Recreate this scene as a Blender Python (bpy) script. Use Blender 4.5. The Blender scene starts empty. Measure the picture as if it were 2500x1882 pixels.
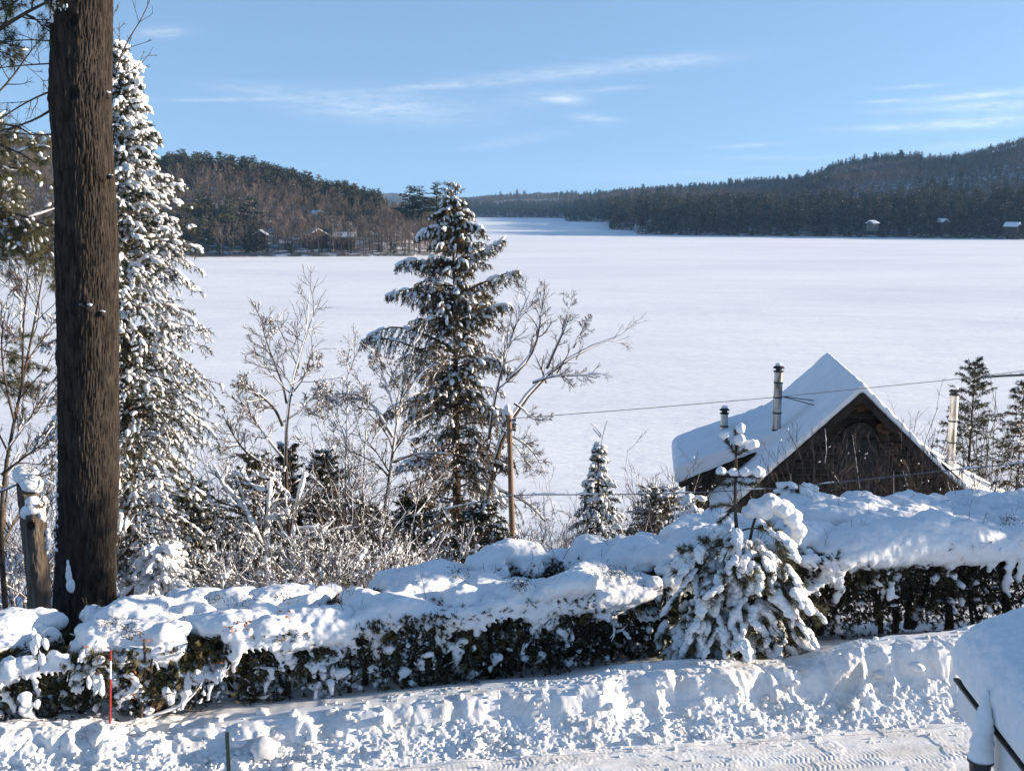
import bpy, bmesh, math, random
import numpy as np
from mathutils import Vector

# ------------------------------------------------------------------ camera, light, sky
sc = bpy.context.scene
COL = sc.collection
F = 2700.0                      # focal length in photo pixels (2500 wide)
ZC = 22.0                       # camera height over the lake
PITCH = math.atan(441.0 / F)
cam_d = bpy.data.cameras.new("camera")
cam = bpy.data.objects.new("camera", cam_d)
COL.objects.link(cam)
cam.location = (0, 0, ZC)
cam.rotation_euler = (math.pi / 2 - PITCH, 0, 0)
cam_d.sensor_width = 36.0
cam_d.lens = 36.0 * F / 2500.0
cam_d.clip_start = 0.1
cam_d.clip_end = 40000
sc.camera = cam

SUN_EL = math.radians(11.0)
SUN_AZ = math.radians(85.0)    # clockwise from the view direction (+Y): square to the right
SUN_DIR = Vector((math.sin(SUN_AZ) * math.cos(SUN_EL), math.cos(SUN_AZ) * math.cos(SUN_EL), math.sin(SUN_EL)))
sun_d = bpy.data.lights.new("sun", 'SUN')
sun = bpy.data.objects.new("sun", sun_d)
COL.objects.link(sun)
sun.rotation_euler = SUN_DIR.to_track_quat('Z', 'Y').to_euler()
sun_d.energy = 5.0
sun_d.angle = math.radians(0.55)
sun_d.color = (1.0, 0.84, 0.66)
SKY_STRENGTH = 0.12
SKY_LIFT = 0.27
sc.view_settings.view_transform = 'Standard'
sc.view_settings.look = 'None'
sc.view_settings.exposure = 1.36
sc.view_settings.gamma = 1.0
sc.render.engine = 'CYCLES'
sc.cycles.max_bounces = 6
sc.cycles.diffuse_bounces = 3
sc.cycles.glossy_bounces = 2
sc.cycles.transmission_bounces = 2
sc.cycles.volume_bounces = 0
sc.cycles.transparent_max_bounces = 8
sc.cycles.use_denoising = True

CT, ST = math.cos(PITCH), math.sin(PITCH)


def ray(px, py):
    a = (px - 1250.0) / F
    b = (941.0 - py) / F
    return np.array([a, CT + b * ST, -ST + b * CT])


def P(px, py, Y):
    d = ray(px, py)
    return np.array([0, 0, ZC]) + d * (Y / d[1])


def XA(px, Y, z):
    return (px - 1250.0) / F * (Y * CT - (z - ZC) * ST)


def build_world():
    w = bpy.data.worlds.new("World")
    sc.world = w
    w.use_nodes = True
    nt = w.node_tree
    nt.nodes.clear()
    N = nt.nodes.new
    L = nt.links.new
    out = N('ShaderNodeOutputWorld')
    bg = N('ShaderNodeBackground')
    bg.inputs['Strength'].default_value = SKY_STRENGTH
    L(bg.outputs[0], out.inputs[0])
    sky = N('ShaderNodeTexSky')
    sky.sky_type = 'NISHITA'
    sky.sun_disc = False
    sky.sun_elevation = SUN_EL
    sky.sun_rotation = SUN_AZ
    sky.altitude = 200
    sky.air_density = 1.0
    sky.dust_density = 0.3
    sky.ozone_density = 2.2
    tc = N('ShaderNodeTexCoord')
    sep = N('ShaderNodeSeparateXYZ')
    L(tc.outputs['Generated'], sep.inputs[0])
    # dry winter air: every height of the sky takes the deeper blue that stands a little above it
    lift = N('ShaderNodeVectorMath')
    lift.operation = 'MULTIPLY_ADD'
    L(tc.outputs['Generated'], lift.inputs[0])
    lift.inputs[1].default_value = (1, 1, .9)
    lift.inputs[2].default_value = (0, 0, SKY_LIFT)
    nrm = N('ShaderNodeVectorMath')
    nrm.operation = 'NORMALIZE'
    L(lift.outputs[0], nrm.inputs[0])
    L(nrm.outputs[0], sky.inputs['Vector'])

    def M(op, a, b=None, c=None, clamp=False):
        n = N('ShaderNodeMath')
        n.operation = op
        n.use_clamp = clamp
        for i, v in enumerate((a, b, c)):
            if v is None:
                continue
            if isinstance(v, (int, float)):
                n.inputs[i].default_value = v
            else:
                L(v, n.inputs[i])
        return n.outputs[0]
    az = M('ARCTAN2', sep.outputs['X'], sep.outputs['Y'])
    el = M('ARCSINE', sep.outputs['Z'])
    comb = N('ShaderNodeCombineXYZ')
    L(az, comb.inputs[0])
    L(el, comb.inputs[1])

    def noise(scale_x, scale_y, detail, rough, dist=0.0, tilt=0.0):
        mp = N('ShaderNodeMapping')
        mp.inputs['Scale'].default_value = (scale_x, scale_y, 1)
        mp.inputs['Rotation'].default_value = (0, 0, tilt)
        L(comb.outputs[0], mp.inputs[0])
        n = N('ShaderNodeTexNoise')
        n.inputs['Scale'].default_value = 1.0
        n.inputs['Detail'].default_value = detail
        n.inputs['Roughness'].default_value = rough
        n.inputs['Distortion'].default_value = dist
        L(mp.outputs[0], n.inputs[0])
        return n.outputs['Fac']
    n1 = noise(34, 190, 6, 0.62, 0.4, 0.08)
    n2 = noise(90, 420, 5, 0.6, 0.3, 0.05)
    nn = M('ADD', M('MULTIPLY', n1, 0.6), M('MULTIPLY', n2, 0.4))
    # px, py, half length, half thickness, tilt (deg, up to the right), strength, hardness
    clouds = [(1370, 180, 360, 20, 5.2, .40), (1650, 150, 160, 18, 2.5, .30), (1040, 213, 160, 7, 4.0, .42), (930, 264, 260, 40, -3.5, .55), (620, 218, 140, 18, -3, .22),
              (560, 243, 200, 6, 2.0, .38), (1376, 243, 62, 12, -3, .75), (1330, 240, 130, 26, 4, .22), (1500, 218, 90, 8, 3, .3), (1452, 289, 62, 11, -5, .62),
              (2400, 233, 160, 11, 3, .75), (2330, 262, 200, 10, 2, .42), (2450, 262, 110, 14, 2, .5), (2400, 300, 200, 16, 3, .68), (2180, 310, 160, 9, 2, .45), (2450, 350, 300, 16, 4, .35),
              (1830, 355, 95, 6, 3, .42), (1880, 386, 190, 7, 0, .28), (390, 80, 70, 14, 6, .50), (1250, 345, 170, 16, 9, .2),
              (2230, 212, 90, 6, 2, .35), (2160, 247, 60, 5, 2, .45), (1700, 430, 500, 26, 0, .18)]
    total = None
    for (cx, cy, hl, ht, tilt, st) in clouds:
        d = ray(cx, cy)
        a0 = math.atan2(d[0], d[1])
        e0 = math.asin(d[2] / np.linalg.norm(d))
        ca, sa = math.cos(math.radians(tilt)), math.sin(math.radians(tilt))
        da = M('SUBTRACT', az, a0)
        de = M('SUBTRACT', el, e0)
        u = M('ADD', M('MULTIPLY', da, ca * F / hl), M('MULTIPLY', de, sa * F / hl))
        v = M('SUBTRACT', M('MULTIPLY', de, ca * F / ht), M('MULTIPLY', da, sa * F / ht))
        r2 = M('ADD', M('MULTIPLY', u, u), M('MULTIPLY', v, v))
        m = M('MULTIPLY', M('POWER', 2.718, M('MULTIPLY', r2, -1.6)), st)
        total = m if total is None else M('ADD', total, m)
    ns = M('MULTIPLY', M('SUBTRACT', nn, 0.30), 2.6, clamp=True)
    fac = M('MULTIPLY', total, ns, clamp=True)
    # the sky shades towards a paler blue near the horizon everywhere, as clear winter air does
    hs = N('ShaderNodeMixRGB')
    hs.blend_type = 'MULTIPLY'
    hs.inputs[0].default_value = 1.0
    hs.inputs[2].default_value = (1.07, 1.03, 1.02, 1)
    L(sky.outputs[0], hs.inputs[1])
    mix = N('ShaderNodeMixRGB')
    fac = M('MULTIPLY', fac, .56)
    L(fac, mix.inputs[0])
    L(hs.outputs[0], mix.inputs[1])
    mix.inputs[2].default_value = (5.0, 4.9, 5.0, 1)
    L(mix.outputs[0], bg.inputs['Color'])
    w.cycles.sampling_method = 'AUTOMATIC'


build_world()

# ------------------------------------------------------------------ helpers
R = random.Random(11)


def hash3(ix, iy, iz, seed=0):
    h = (ix.astype(np.int64) * 374761393 + iy.astype(np.int64) * 668265263 + iz.astype(np.int64) * 2147483647 + seed * 974634721) & 0xFFFFFFFF
    h = ((h ^ (h >> 13)) * 1274126177) & 0xFFFFFFFF
    h = ((h ^ (h >> 16)) * 2246822519) & 0xFFFFFFFF
    return ((h ^ (h >> 15)) & 0xFFFFFF) / float(0x1000000)


def vnoise(x, y, z, seed=0):
    xi, yi, zi = np.floor(x), np.floor(y), np.floor(z)
    fx, fy, fz = x - xi, y - yi, z - zi
    fx, fy, fz = [f * f * f * (f * (f * 6 - 15) + 10) for f in (fx, fy, fz)]
    r = 0
    for dx in (0, 1):
        for dy in (0, 1):
            for dz in (0, 1):
                r = r + hash3(xi + dx, yi + dy, zi + dz, seed) * (fx if dx else 1 - fx) * (fy if dy else 1 - fy) * (fz if dz else 1 - fz)
    return r * 2 - 1


def fbm(x, y, z, octv=4, gain=.5, lac=2.03, seed=0):
    a, r, s = 1.0, 0, 0
    for i in range(octv):
        r = r + a * vnoise(x + 17.1 * i, y - 9.3 * i, z + 4.7 * i, seed + i)
        s += a
        a *= gain
        x, y, z = x * lac, y * lac, z * lac
    return r / s


def worley(x, y, seed=0):
    """F1 and F2 of a jittered cell pattern in the plane"""
    xi, yi = np.floor(x), np.floor(y)
    f1 = np.full(x.shape, 9.0)
    f2 = np.full(x.shape, 9.0)
    cid = np.zeros(x.shape)
    z0 = np.zeros_like(xi)
    for dx in (-1, 0, 1):
        for dy in (-1, 0, 1):
            cx, cy = xi + dx, yi + dy
            jx = hash3(cx, cy, z0, seed)
            jy = hash3(cx, cy, z0, seed + 7)
            d = np.hypot(cx + jx - x, cy + jy - y)
            closer = d < f1
            f2 = np.where(closer, f1, np.minimum(f2, d))
            cid = np.where(closer, hash3(cx, cy, z0, seed + 13), cid)
            f1 = np.where(closer, d, f1)
    return f1, f2, cid


def sstep(a, b, x):
    t = np.clip((x - a) / (b - a), 0, 1)
    return t * t * (3 - 2 * t)


def unit(v):
    return v / np.maximum(np.linalg.norm(v, axis=-1, keepdims=True), 1e-9)


LOOSE = {'snow', 'snow_load', 'snow_pad', 'clinging_snow', 'foliage', 'needles', 'twigs_crown', 'boughs_crown', 'branches_crown', 'dead_leaves', 'caught_snow', 'sprig'}


class MB:
    """collects triangles and quads, then links them as one mesh object"""

    def __init__(self):
        self.V, self.T, self.Q, self.TM, self.QM, self.n = [], [], [], [], [], 0

    def add(self, V, Fc, mi=0):
        V = np.asarray(V, float).reshape(-1, 3)
        Fc = np.asarray(Fc, np.int64)
        if len(V) == 0 or len(Fc) == 0:
            return self
        self.V.append(V)
        if Fc.shape[1] == 3:
            self.T.append(Fc + self.n)
            self.TM.append(np.full(len(Fc), mi, np.int32))
        else:
            self.Q.append(Fc + self.n)
            self.QM.append(np.full(len(Fc), mi, np.int32))
        self.n += len(V)
        return self

    def mesh(self, name, mats, smooth=False, origin=None):
        V = np.concatenate(self.V)
        if origin is not None:
            V = V - np.asarray(origin, float)
        T = np.concatenate(self.T) if self.T else np.zeros((0, 3), np.int64)
        Q = np.concatenate(self.Q) if self.Q else np.zeros((0, 4), np.int64)
        mi = np.concatenate(self.TM + self.QM)
        me = bpy.data.meshes.new(name)
        me.vertices.add(len(V))
        me.vertices.foreach_set('co', V.astype(np.float32).ravel())
        nl = T.size + Q.size
        me.loops.add(nl)
        me.loops.foreach_set('vertex_index', np.concatenate([T.ravel(), Q.ravel()]).astype(np.int32))
        me.polygons.add(len(T) + len(Q))
        tot = np.concatenate([np.full(len(T), 3), np.full(len(Q), 4)]).astype(np.int32)
        st = np.concatenate([[0], np.cumsum(tot)[:-1]]).astype(np.int32)
        me.polygons.foreach_set('loop_start', st)
        me.polygons.foreach_set('loop_total', tot)
        for m in mats:
            me.materials.append(m)
        me.polygons.foreach_set('material_index', mi)
        me.polygons.foreach_set('use_smooth', np.full(len(tot), bool(smooth)))
        me.update(calc_edges=True)
        return me

    def build(self, name, mats, parent=None, smooth=False, origin=None, kind=None):
        if self.n == 0:
            return None
        if not isinstance(mats, (list, tuple)):
            mats = [mats]
        if parent is not None and origin is None:
            origin = parent.matrix_world.translation if False else parent_world(parent)
        me = self.mesh(name, mats, smooth, origin)
        if parent is not None and kind is None and name in LOOSE:
            kind = 'stuff'         # snow flecks, needles and twigs past counting
        return link(name, me, parent, None if parent is not None else origin, kind)


def parent_world(o):
    p = Vector((0, 0, 0))
    while o is not None:
        p = p + Vector(o.location)
        o = o.parent
    return np.array(p)


def link(name, me, parent=None, loc=None, kind=None):
    o = bpy.data.objects.new(name, me)
    COL.objects.link(o)
    if parent is not None:
        o.parent = parent
    if loc is not None:
        o.location = loc
    if kind:
        o['kind'] = kind
    return o


def tag(o, label=None, cat=None, group=None, kind=None):
    if label:
        o['label'] = label
    if cat:
        o['category'] = cat
    if group:
        o['group'] = group
    if kind:
        o['kind'] = kind
    return o


def thing(name, label, cat, loc, group=None):
    o = bpy.data.objects.new(name, None)
    COL.objects.link(o)
    o.location = loc
    o.empty_display_size = 0.2
    return tag(o, label, cat, group)


def tubes(mb, paths, radii, sides=4, mi=0, squash=None):
    """many tubes with the same number of points: paths (B,n,3), radii (B,n)"""
    paths = np.asarray(paths, float)
    radii = np.asarray(radii, float)
    if paths.ndim == 2:
        paths, radii = paths[None], radii[None]
    B, n, _ = paths.shape
    if B == 0:
        return
    tg = unit(np.gradient(paths, axis=1))
    mean = unit(tg.mean(axis=1))
    ref = np.where(np.abs(mean[:, 2:3]) > 0.8, np.array([[1.0, 0.0, 0.0]]), np.array([[0.0, 0.0, 1.0]]))[:, None, :]
    a = unit(np.cross(tg, np.broadcast_to(ref, tg.shape)))
    b = unit(np.cross(a, tg))
    ang = np.linspace(0, 2 * np.pi, sides, endpoint=False)
    c, s = np.cos(ang), np.sin(ang)
    ring = a[:, :, None, :] * c[None, None, :, None] + b[:, :, None, :] * s[None, None, :, None]
    V = paths[:, :, None, :] + ring * radii[:, :, None, None]
    if squash is not None:
        V = paths[:, :, None, :] + (V - paths[:, :, None, :]) * np.array([1, 1, squash])
    idx = np.arange(B * n * sides).reshape(B, n, sides)
    nx = np.roll(idx, -1, axis=2)
    q = np.stack([idx[:, :-1], nx[:, :-1], nx[:, 1:], idx[:, 1:]], axis=-1).reshape(-1, 4)
    mb.add(V, q, mi)
    # end caps
    if sides == 4:
        mb.add(V[:, -1].reshape(-1, 3), np.arange(B * 4).reshape(B, 4), mi)
    elif sides > 4:
        cv = np.concatenate([V[:, -1], paths[:, -1:, :]], axis=1)
        base = np.arange(B)[:, None] * (sides + 1)
        k = np.arange(sides)
        tri = np.stack([base + k, base + (k + 1) % sides, np.broadcast_to(base + sides, (B, sides))], axis=-1).reshape(-1, 3)
        mb.add(cv, tri, mi)


def resample(pts, n):
    pts = np.asarray(pts, float)
    d = np.concatenate([[0], np.cumsum(np.linalg.norm(np.diff(pts, axis=0), axis=1))])
    t = np.linspace(0, d[-1], n)
    # smooth interpolation (Catmull-Rom through cumulative length)
    out = np.stack([np.interp(t, d, pts[:, k]) for k in range(pts.shape[1])], axis=1)
    if n > 4:
        for _ in range(2):
            out[1:-1] = out[1:-1] * .5 + (out[:-2] + out[2:]) * .25
    return out


def ico(sub):
    bm = bmesh.new()
    bmesh.ops.create_icosphere(bm, subdivisions=sub, radius=1)
    V = np.array([v.co[:] for v in bm.verts])
    Fc = np.array([[v.index for v in f.verts] for f in bm.faces])
    bm.free()
    return V, Fc


def octa():
    V = np.array([[1, 0, 0], [0, 1, 0], [-1, 0, 0], [0, -1, 0], [0, 0, 1], [0, 0, -1]], float)
    E = {}
    Vl = list(V)
    Fo = []

    def mid(i, j):
        k = (min(i, j), max(i, j))
        if k not in E:
            m = (V[i] + V[j]) / 2
            Vl.append(m / np.linalg.norm(m))
            E[k] = len(Vl) - 1
        return E[k]
    for (a, b, c) in [(0, 1, 4), (1, 2, 4), (2, 3, 4), (3, 0, 4), (1, 0, 5), (2, 1, 5), (3, 2, 5), (0, 3, 5)]:
        ab, bc, ca = mid(a, b), mid(b, c), mid(c, a)
        Fo += [[a, ab, ca], [ab, b, bc], [ca, bc, c], [ab, bc, ca]]
    return np.array(Vl), np.array(Fo)


OCT = octa()
ICO1, ICO2, ICO3 = ico(1), ico(2), ico(3)   # 12(sub1)=12v? create_icosphere(1) is 12 v / 20 f


def blobs(mb, rng, centers, ax, ay, az_, tmpl=OCT, jitter=.18, mi=0, dirs=None):
    """ellipsoids; dirs (B,3): long axis direction (x axis), z kept near up"""
    centers = np.asarray(centers, float)
    B = len(centers)
    if B == 0:
        return
    T, Fc = tmpl
    n = len(T)
    if dirs is None:
        th = rng.uniform(0, 2 * np.pi, B)
        dirs = np.stack([np.cos(th), np.sin(th), np.zeros(B)], 1)
    x = unit(dirs)
    up = np.array([0, 0, 1.0])
    y = np.cross(up, x)
    bad = np.linalg.norm(y, axis=1) < .1
    y[bad] = [0, 1, 0]
    y = unit(y)
    z = np.cross(x, y)
    S = np.broadcast_to(np.asarray(ax, float), (B,)), np.broadcast_to(np.asarray(ay, float), (B,)), np.broadcast_to(np.asarray(az_, float), (B,))
    loc = T[None] * (1 + jitter * rng.normal(size=(B, n, 1)))
    V = centers[:, None] + loc[..., 0:1] * (x * S[0][:, None])[:, None] + loc[..., 1:2] * (y * S[1][:, None])[:, None] + loc[..., 2:3] * (z * S[2][:, None])[:, None]
    Fa = (np.arange(B)[:, None, None] * n + Fc[None]).reshape(-1, 3)
    mb.add(V, Fa, mi)


def box_mb(mb, c, s, mi=0, rot=None):
    c = np.asarray(c, float)
    s = np.asarray(s, float) / 2
    V = np.array([[x, y, z] for x in (-1, 1) for y in (-1, 1) for z in (-1, 1)]) * s
    if rot is not None:
        V = V @ np.asarray(rot).T
    Q = [[0, 1, 3, 2], [4, 6, 7, 5], [0, 4, 5, 1], [2, 3, 7, 6], [0, 2, 6, 4], [1, 5, 7, 3]]
    mb.add(V + c, Q, mi)


def voxel(mb, size, smooth=6, disp=0.0, dfreq=3.0, seed=0, fac=.5):
    """one closed skin round everything in mb: voxel remesh, smoothed; returns an MB"""
    me = mb.mesh('tmp', [])
    o = bpy.data.objects.new('tmp', me)
    COL.objects.link(o)
    m = o.modifiers.new('r', 'REMESH')
    m.mode = 'VOXEL'
    m.voxel_size = size
    m.adaptivity = 0
    if smooth:
        s = o.modifiers.new('s', 'SMOOTH')
        s.factor = fac
        s.iterations = smooth
    dg = bpy.context.evaluated_depsgraph_get()
    ev = o.evaluated_get(dg)
    em = ev.to_mesh()
    n = len(em.vertices)
    V = np.empty(n * 3, np.float32)
    em.vertices.foreach_get('co', V)
    V = V.reshape(-1, 3).astype(float)
    Nn = np.empty(n * 3, np.float32)
    em.vertices.foreach_get('normal', Nn)
    Nn = Nn.reshape(-1, 3)
    np_ = len(em.polygons)
    tot = np.empty(np_, np.int32)
    em.polygons.foreach_get('loop_total', tot)
    li = np.empty(len(em.loops), np.int32)
    em.loops.foreach_get('vertex_index', li)
    st = np.empty(np_, np.int32)
    em.polygons.foreach_get('loop_start', st)
    q = li[(st[tot == 4][:, None] + np.arange(4))] if (tot == 4).any() else np.zeros((0, 4), int)
    t = li[(st[tot == 3][:, None] + np.arange(3))] if (tot == 3).any() else np.zeros((0, 3), int)
    ev.to_mesh_clear()
    bpy.data.objects.remove(o)
    bpy.data.meshes.remove(me)
    if disp:
        V = V + Nn * (disp * fbm(V[:, 0] * dfreq, V[:, 1] * dfreq, V[:, 2] * dfreq, 3, .55, seed=seed))[:, None]
    r = MB()
    if len(q):
        r.add(V, q)
        if len(t):
            r.T.append(t.astype(np.int64))
            r.TM.append(np.zeros(len(t), np.int32))
    else:
        r.add(V, t)
    return r


def sprout(rng, paths, radii, k, lenf, ang, npts=5, up=0.08, wob=.16, t0=.25, rf=.55, rmin=.004, lmin=.05, lmax=9, t1=1.0, pref=None):
    """k side branches on every path; returns new paths and radii"""
    B, n, _ = paths.shape
    seg = np.linalg.norm(np.diff(paths, axis=1), axis=2)
    pl = seg.sum(1)
    t = np.sort(rng.uniform(t0, t1, (B, k)), axis=1)
    fi = t * (n - 1)
    i0 = np.minimum(fi.astype(int), n - 2)
    fr = (fi - i0)[..., None]
    bi = np.arange(B)[:, None]
    p = paths[bi, i0] * (1 - fr) + paths[bi, i0 + 1] * fr
    tg = unit(paths[bi, i0 + 1] - paths[bi, i0])
    r = radii[bi, i0] * (1 - fr[..., 0]) + radii[bi, i0 + 1] * fr[..., 0]
    rv = rng.normal(size=tg.shape)
    if pref is not None:
        rv = rv + pref
    perp = unit(rv - (rv * tg).sum(-1, keepdims=True) * tg)
    a = np.radians(rng.uniform(ang[0], ang[1], (B, k)))[..., None]
    d = np.cos(a) * tg + np.sin(a) * perp
    Ln = np.clip(pl[:, None] * lenf * (1.15 - .65 * t) * rng.uniform(.55, 1.2, (B, k)), lmin, lmax)
    out = [p]
    for j in range(1, npts):
        d = unit(d + wob * rng.normal(size=d.shape) + np.array([0, 0, up]))
        p = p + d * (Ln / (npts - 1))[..., None]
        out.append(p)
    pp = np.stack(out, axis=2).reshape(B * k, npts, 3)
    r0 = np.maximum(np.minimum(r * rf, Ln * .035), rmin).reshape(-1)
    rr = r0[:, None] * np.linspace(1, .35, npts)[None]
    rr = np.maximum(rr, rmin * .8)
    return pp, rr


def snow_on(mb, rng, paths, radii, frac=.6, th=.02, upv=(0, 0, 1), sides=5, mi=0, widen=.9, npmin=None):
    """snow lying along branches: a lumpy cord on their upper (or windward) side"""
    B, n, _ = paths.shape
    pick = rng.random(B) < frac
    paths, radii = paths[pick], radii[pick]
    B = len(paths)
    if B == 0:
        return
    tg = unit(np.gradient(paths, axis=1))
    upv = np.asarray(upv, float)
    upv = upv / np.linalg.norm(upv)
    u = upv - (tg * upv).sum(-1, keepdims=True) * tg
    w = np.linalg.norm(u, axis=-1)
    lump = np.clip(.75 + .55 * rng.normal(size=(B, n)), .12, 1.7)
    rad = (radii * widen * .62 + th * lump) * np.clip(w * 1.3, .25, 1)
    rad[:, 0] *= .6
    rad[:, -1] *= .45
    pp = paths + unit(u) * (radii * .72 + rad * .22)[..., None]
    tubes(mb, pp, rad, sides, mi)


def needles(mb, rng, p, tg, length, width, spread=.9, mi=0, droop=0.0, up=None):
    """one thin triangle per point p (N,3), leaning forward along tg"""
    N = len(p)
    if N == 0:
        return
    rv = rng.normal(size=(N, 3))
    if up is not None:
        rv = rv + np.array([0, 0, up])
    perp = unit(rv - (rv * tg).sum(-1, keepdims=True) * tg)
    d = unit(tg * rng.uniform(.35, 1.0, (N, 1)) + perp * spread + np.array([0, 0, -droop]))
    side = unit(np.cross(d, rng.normal(size=(N, 3))))
    ln = (length * rng.uniform(.6, 1.2, N))[:, None]
    V = np.stack([p - side * width * .5, p + side * width * .5, p + d * ln], axis=1)
    mb.add(V, np.arange(N * 3).reshape(N, 3), mi)


def along(rng, paths, k, t0=0.0, t1=1.0):
    """k random points with tangents on every path"""
    B, n, _ = paths.shape
    t = rng.uniform(t0, t1, (B, k)) * (n - 1)
    i0 = np.minimum(t.astype(int), n - 2)
    fr = (t - i0)[..., None]
    bi = np.arange(B)[:, None]
    p = paths[bi, i0] * (1 - fr) + paths[bi, i0 + 1] * fr
    tg = unit(paths[bi, i0 + 1] - paths[bi, i0])
    return p.reshape(-1, 3), tg.reshape(-1, 3)


# ------------------------------------------------------------------ materials
def mat(name, c1, c2=None, rough=.85, scale=4.0, detail=4.0, bump=0.0, bscale=None, stretch=(1, 1, 1), metal=0.0, spec=.25, bdist=.02, ramp=(.35, .65), coords='Object', var=0.0):
    m = bpy.data.materials.new(name)
    m.use_nodes = True
    nt = m.node_tree
    b = nt.nodes['Principled BSDF']
    N, L = nt.nodes.new, nt.links.new
    b.inputs['Roughness'].default_value = rough
    b.inputs['Metallic'].default_value = metal
    b.inputs['Specular IOR Level'].default_value = spec
    b.inputs['Base Color'].default_value = (*c1, 1)
    tc = N('ShaderNodeTexCoord')
    mp = N('ShaderNodeMapping')
    mp.inputs['Scale'].default_value = stretch
    L(tc.outputs[coords], mp.inputs[0])
    col = None
    if c2 is not None:
        n = N('ShaderNodeTexNoise')
        n.inputs['Scale'].default_value = scale
        n.inputs['Detail'].default_value = detail
        n.inputs['Roughness'].default_value = .6
        L(mp.outputs[0], n.inputs[0])
        r = N('ShaderNodeValToRGB')
        r.color_ramp.elements[0].position = ramp[0]
        r.color_ramp.elements[0].color = (*c1, 1)
        r.color_ramp.elements[1].position = ramp[1]
        r.color_ramp.elements[1].color = (*c2, 1)
        L(n.outputs['Fac'], r.inputs[0])
        col = r.outputs[0]
    if var:
        oi = N('ShaderNodeObjectInfo')
        hv = N('ShaderNodeHueSaturation')
        mr = N('ShaderNodeMapRange')
        mr.inputs['To Min'].default_value = 1 - var
        mr.inputs['To Max'].default_value = 1 + var
        L(oi.outputs['Random'], mr.inputs['Value'])
        L(mr.outputs[0], hv.inputs['Value'])
        if col is not None:
            L(col, hv.inputs['Color'])
        else:
            hv.inputs['Color'].default_value = (*c1, 1)
        col = hv.outputs[0]
    if col is not None:
        L(col, b.inputs['Base Color'])
    if bump:
        n2 = N('ShaderNodeTexNoise')
        n2.inputs['Scale'].default_value = bscale or scale * 4
        n2.inputs['Detail'].default_value = 5
        n2.inputs['Roughness'].default_value = .65
        L(mp.outputs[0], n2.inputs[0])
        bp = N('ShaderNodeBump')
        bp.inputs['Strength'].default_value = bump
        bp.inputs['Distance'].default_value = bdist
        L(n2.outputs['Fac'], bp.inputs['Height'])
        L(bp.outputs[0], b.inputs['Normal'])
    return m


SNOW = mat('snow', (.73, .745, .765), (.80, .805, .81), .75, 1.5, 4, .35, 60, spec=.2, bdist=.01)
SNOW_ROAD = mat('packed_snow', (.66, .64, .60), (.82, .82, .83), .7, 1.3, 6, .5, 26, stretch=(.8, 2.2, 1), spec=.2, bdist=.02)
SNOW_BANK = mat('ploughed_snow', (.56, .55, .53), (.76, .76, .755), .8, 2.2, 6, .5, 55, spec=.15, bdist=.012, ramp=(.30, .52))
SNOW_PLAIN = mat('clinging_snow', (.76, .77, .79), (.82, .825, .83), .8, 3.0, 2, spec=.15)
BARK = mat('pine_bark', (.013, .011, .0095), (.049, .040, .033), .95, 14, 6, .7, 60, stretch=(1, 1, .22), spec=.1, bdist=.02)
BARK2 = mat('grey_bark', (.040, .031, .025), (.10, .08, .065), .95, 8, 4, spec=.1)
TWIG = mat('twig_bark', (.058, .045, .038), (.135, .108, .088), .9, 6, 3, spec=.15)
TWIG_PALE = mat('pale_twig_bark', (.13, .10, .08), (.26, .20, .15), .9, 6, 3, spec=.15)
NEEDLE = mat('spruce_needles', (.022, .032, .018), (.075, .075, .035), .8, 5, 3, spec=.2)
NEEDLE_B = mat('spruce_needles_brownish', (.034, .042, .024), (.17, .118, .066), .8, 3.5, 3, spec=.2, ramp=(.38, .66))
CEDAR = mat('cedar_sprays', (.022, .030, .013), (.095, .075, .030), .8, 2.2, 4, spec=.2)
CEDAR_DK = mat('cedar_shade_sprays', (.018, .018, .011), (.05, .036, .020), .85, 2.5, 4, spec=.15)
PINE_N = mat('pine_needles', (.040, .048, .022), (.115, .105, .050), .75, 4, 3, spec=.25)
OAKLEAF = mat('dead_leaves', (.20, .065, .025), (.32, .13, .05), .8, 6, 3)
# ------------------------------------------------------------------ lie of the land
ZD = ZC - 7.3                   # driveway level


def ground(x, y):
    x = np.asarray(x, float)
    y = np.asarray(y, float)
    z = np.interp(y, [-40, 15.5, 18, 21, 25, 30, 40, 50, 62, 74, 80, 95], [ZD, ZD - .02, ZD - .05, 13.8, 12.6, 11.2, 9.0, 6.0, 2.5, .25, -.7, -2.5])
    return z + .22 * fbm(x * .22, y * .22, x * 0, 3, seed=3) * sstep(17, 21, y)


def gz(x, y):
    return float(ground(np.array([x]), np.array([y]))[0])


def grid_mesh(X, Y, Z, name, m, smooth=True, kind='structure', label=None):
    n, k = X.shape
    V = np.stack([X, Y, Z], -1).reshape(-1, 3)
    i = np.arange(n * k).reshape(n, k)
    q = np.stack([i[:-1, :-1], i[:-1, 1:], i[1:, 1:], i[1:, :-1]], -1).reshape(-1, 4)
    o = MB().add(V, q).build(name, m, smooth=smooth, kind=kind)
    if label:
        o['label'] = label
    return o


def build_ground():
    ys = np.concatenate([np.linspace(-40, 14, 12), np.linspace(15, 45, 130), np.linspace(45.5, 95, 100)])
    xs = np.concatenate([np.linspace(-120, -26, 40), np.linspace(-25, 25, 200), np.linspace(26, 120, 40)])
    X, Y = np.meshgrid(xs, ys)
    Z = ground(X, Y) - np.where(Y < 17.5, .12, 0)
    grid_mesh(X, Y, Z, 'snowy_ground', SNOW, label='snow-covered hillside dropping from the hedge to the lake')


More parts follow.
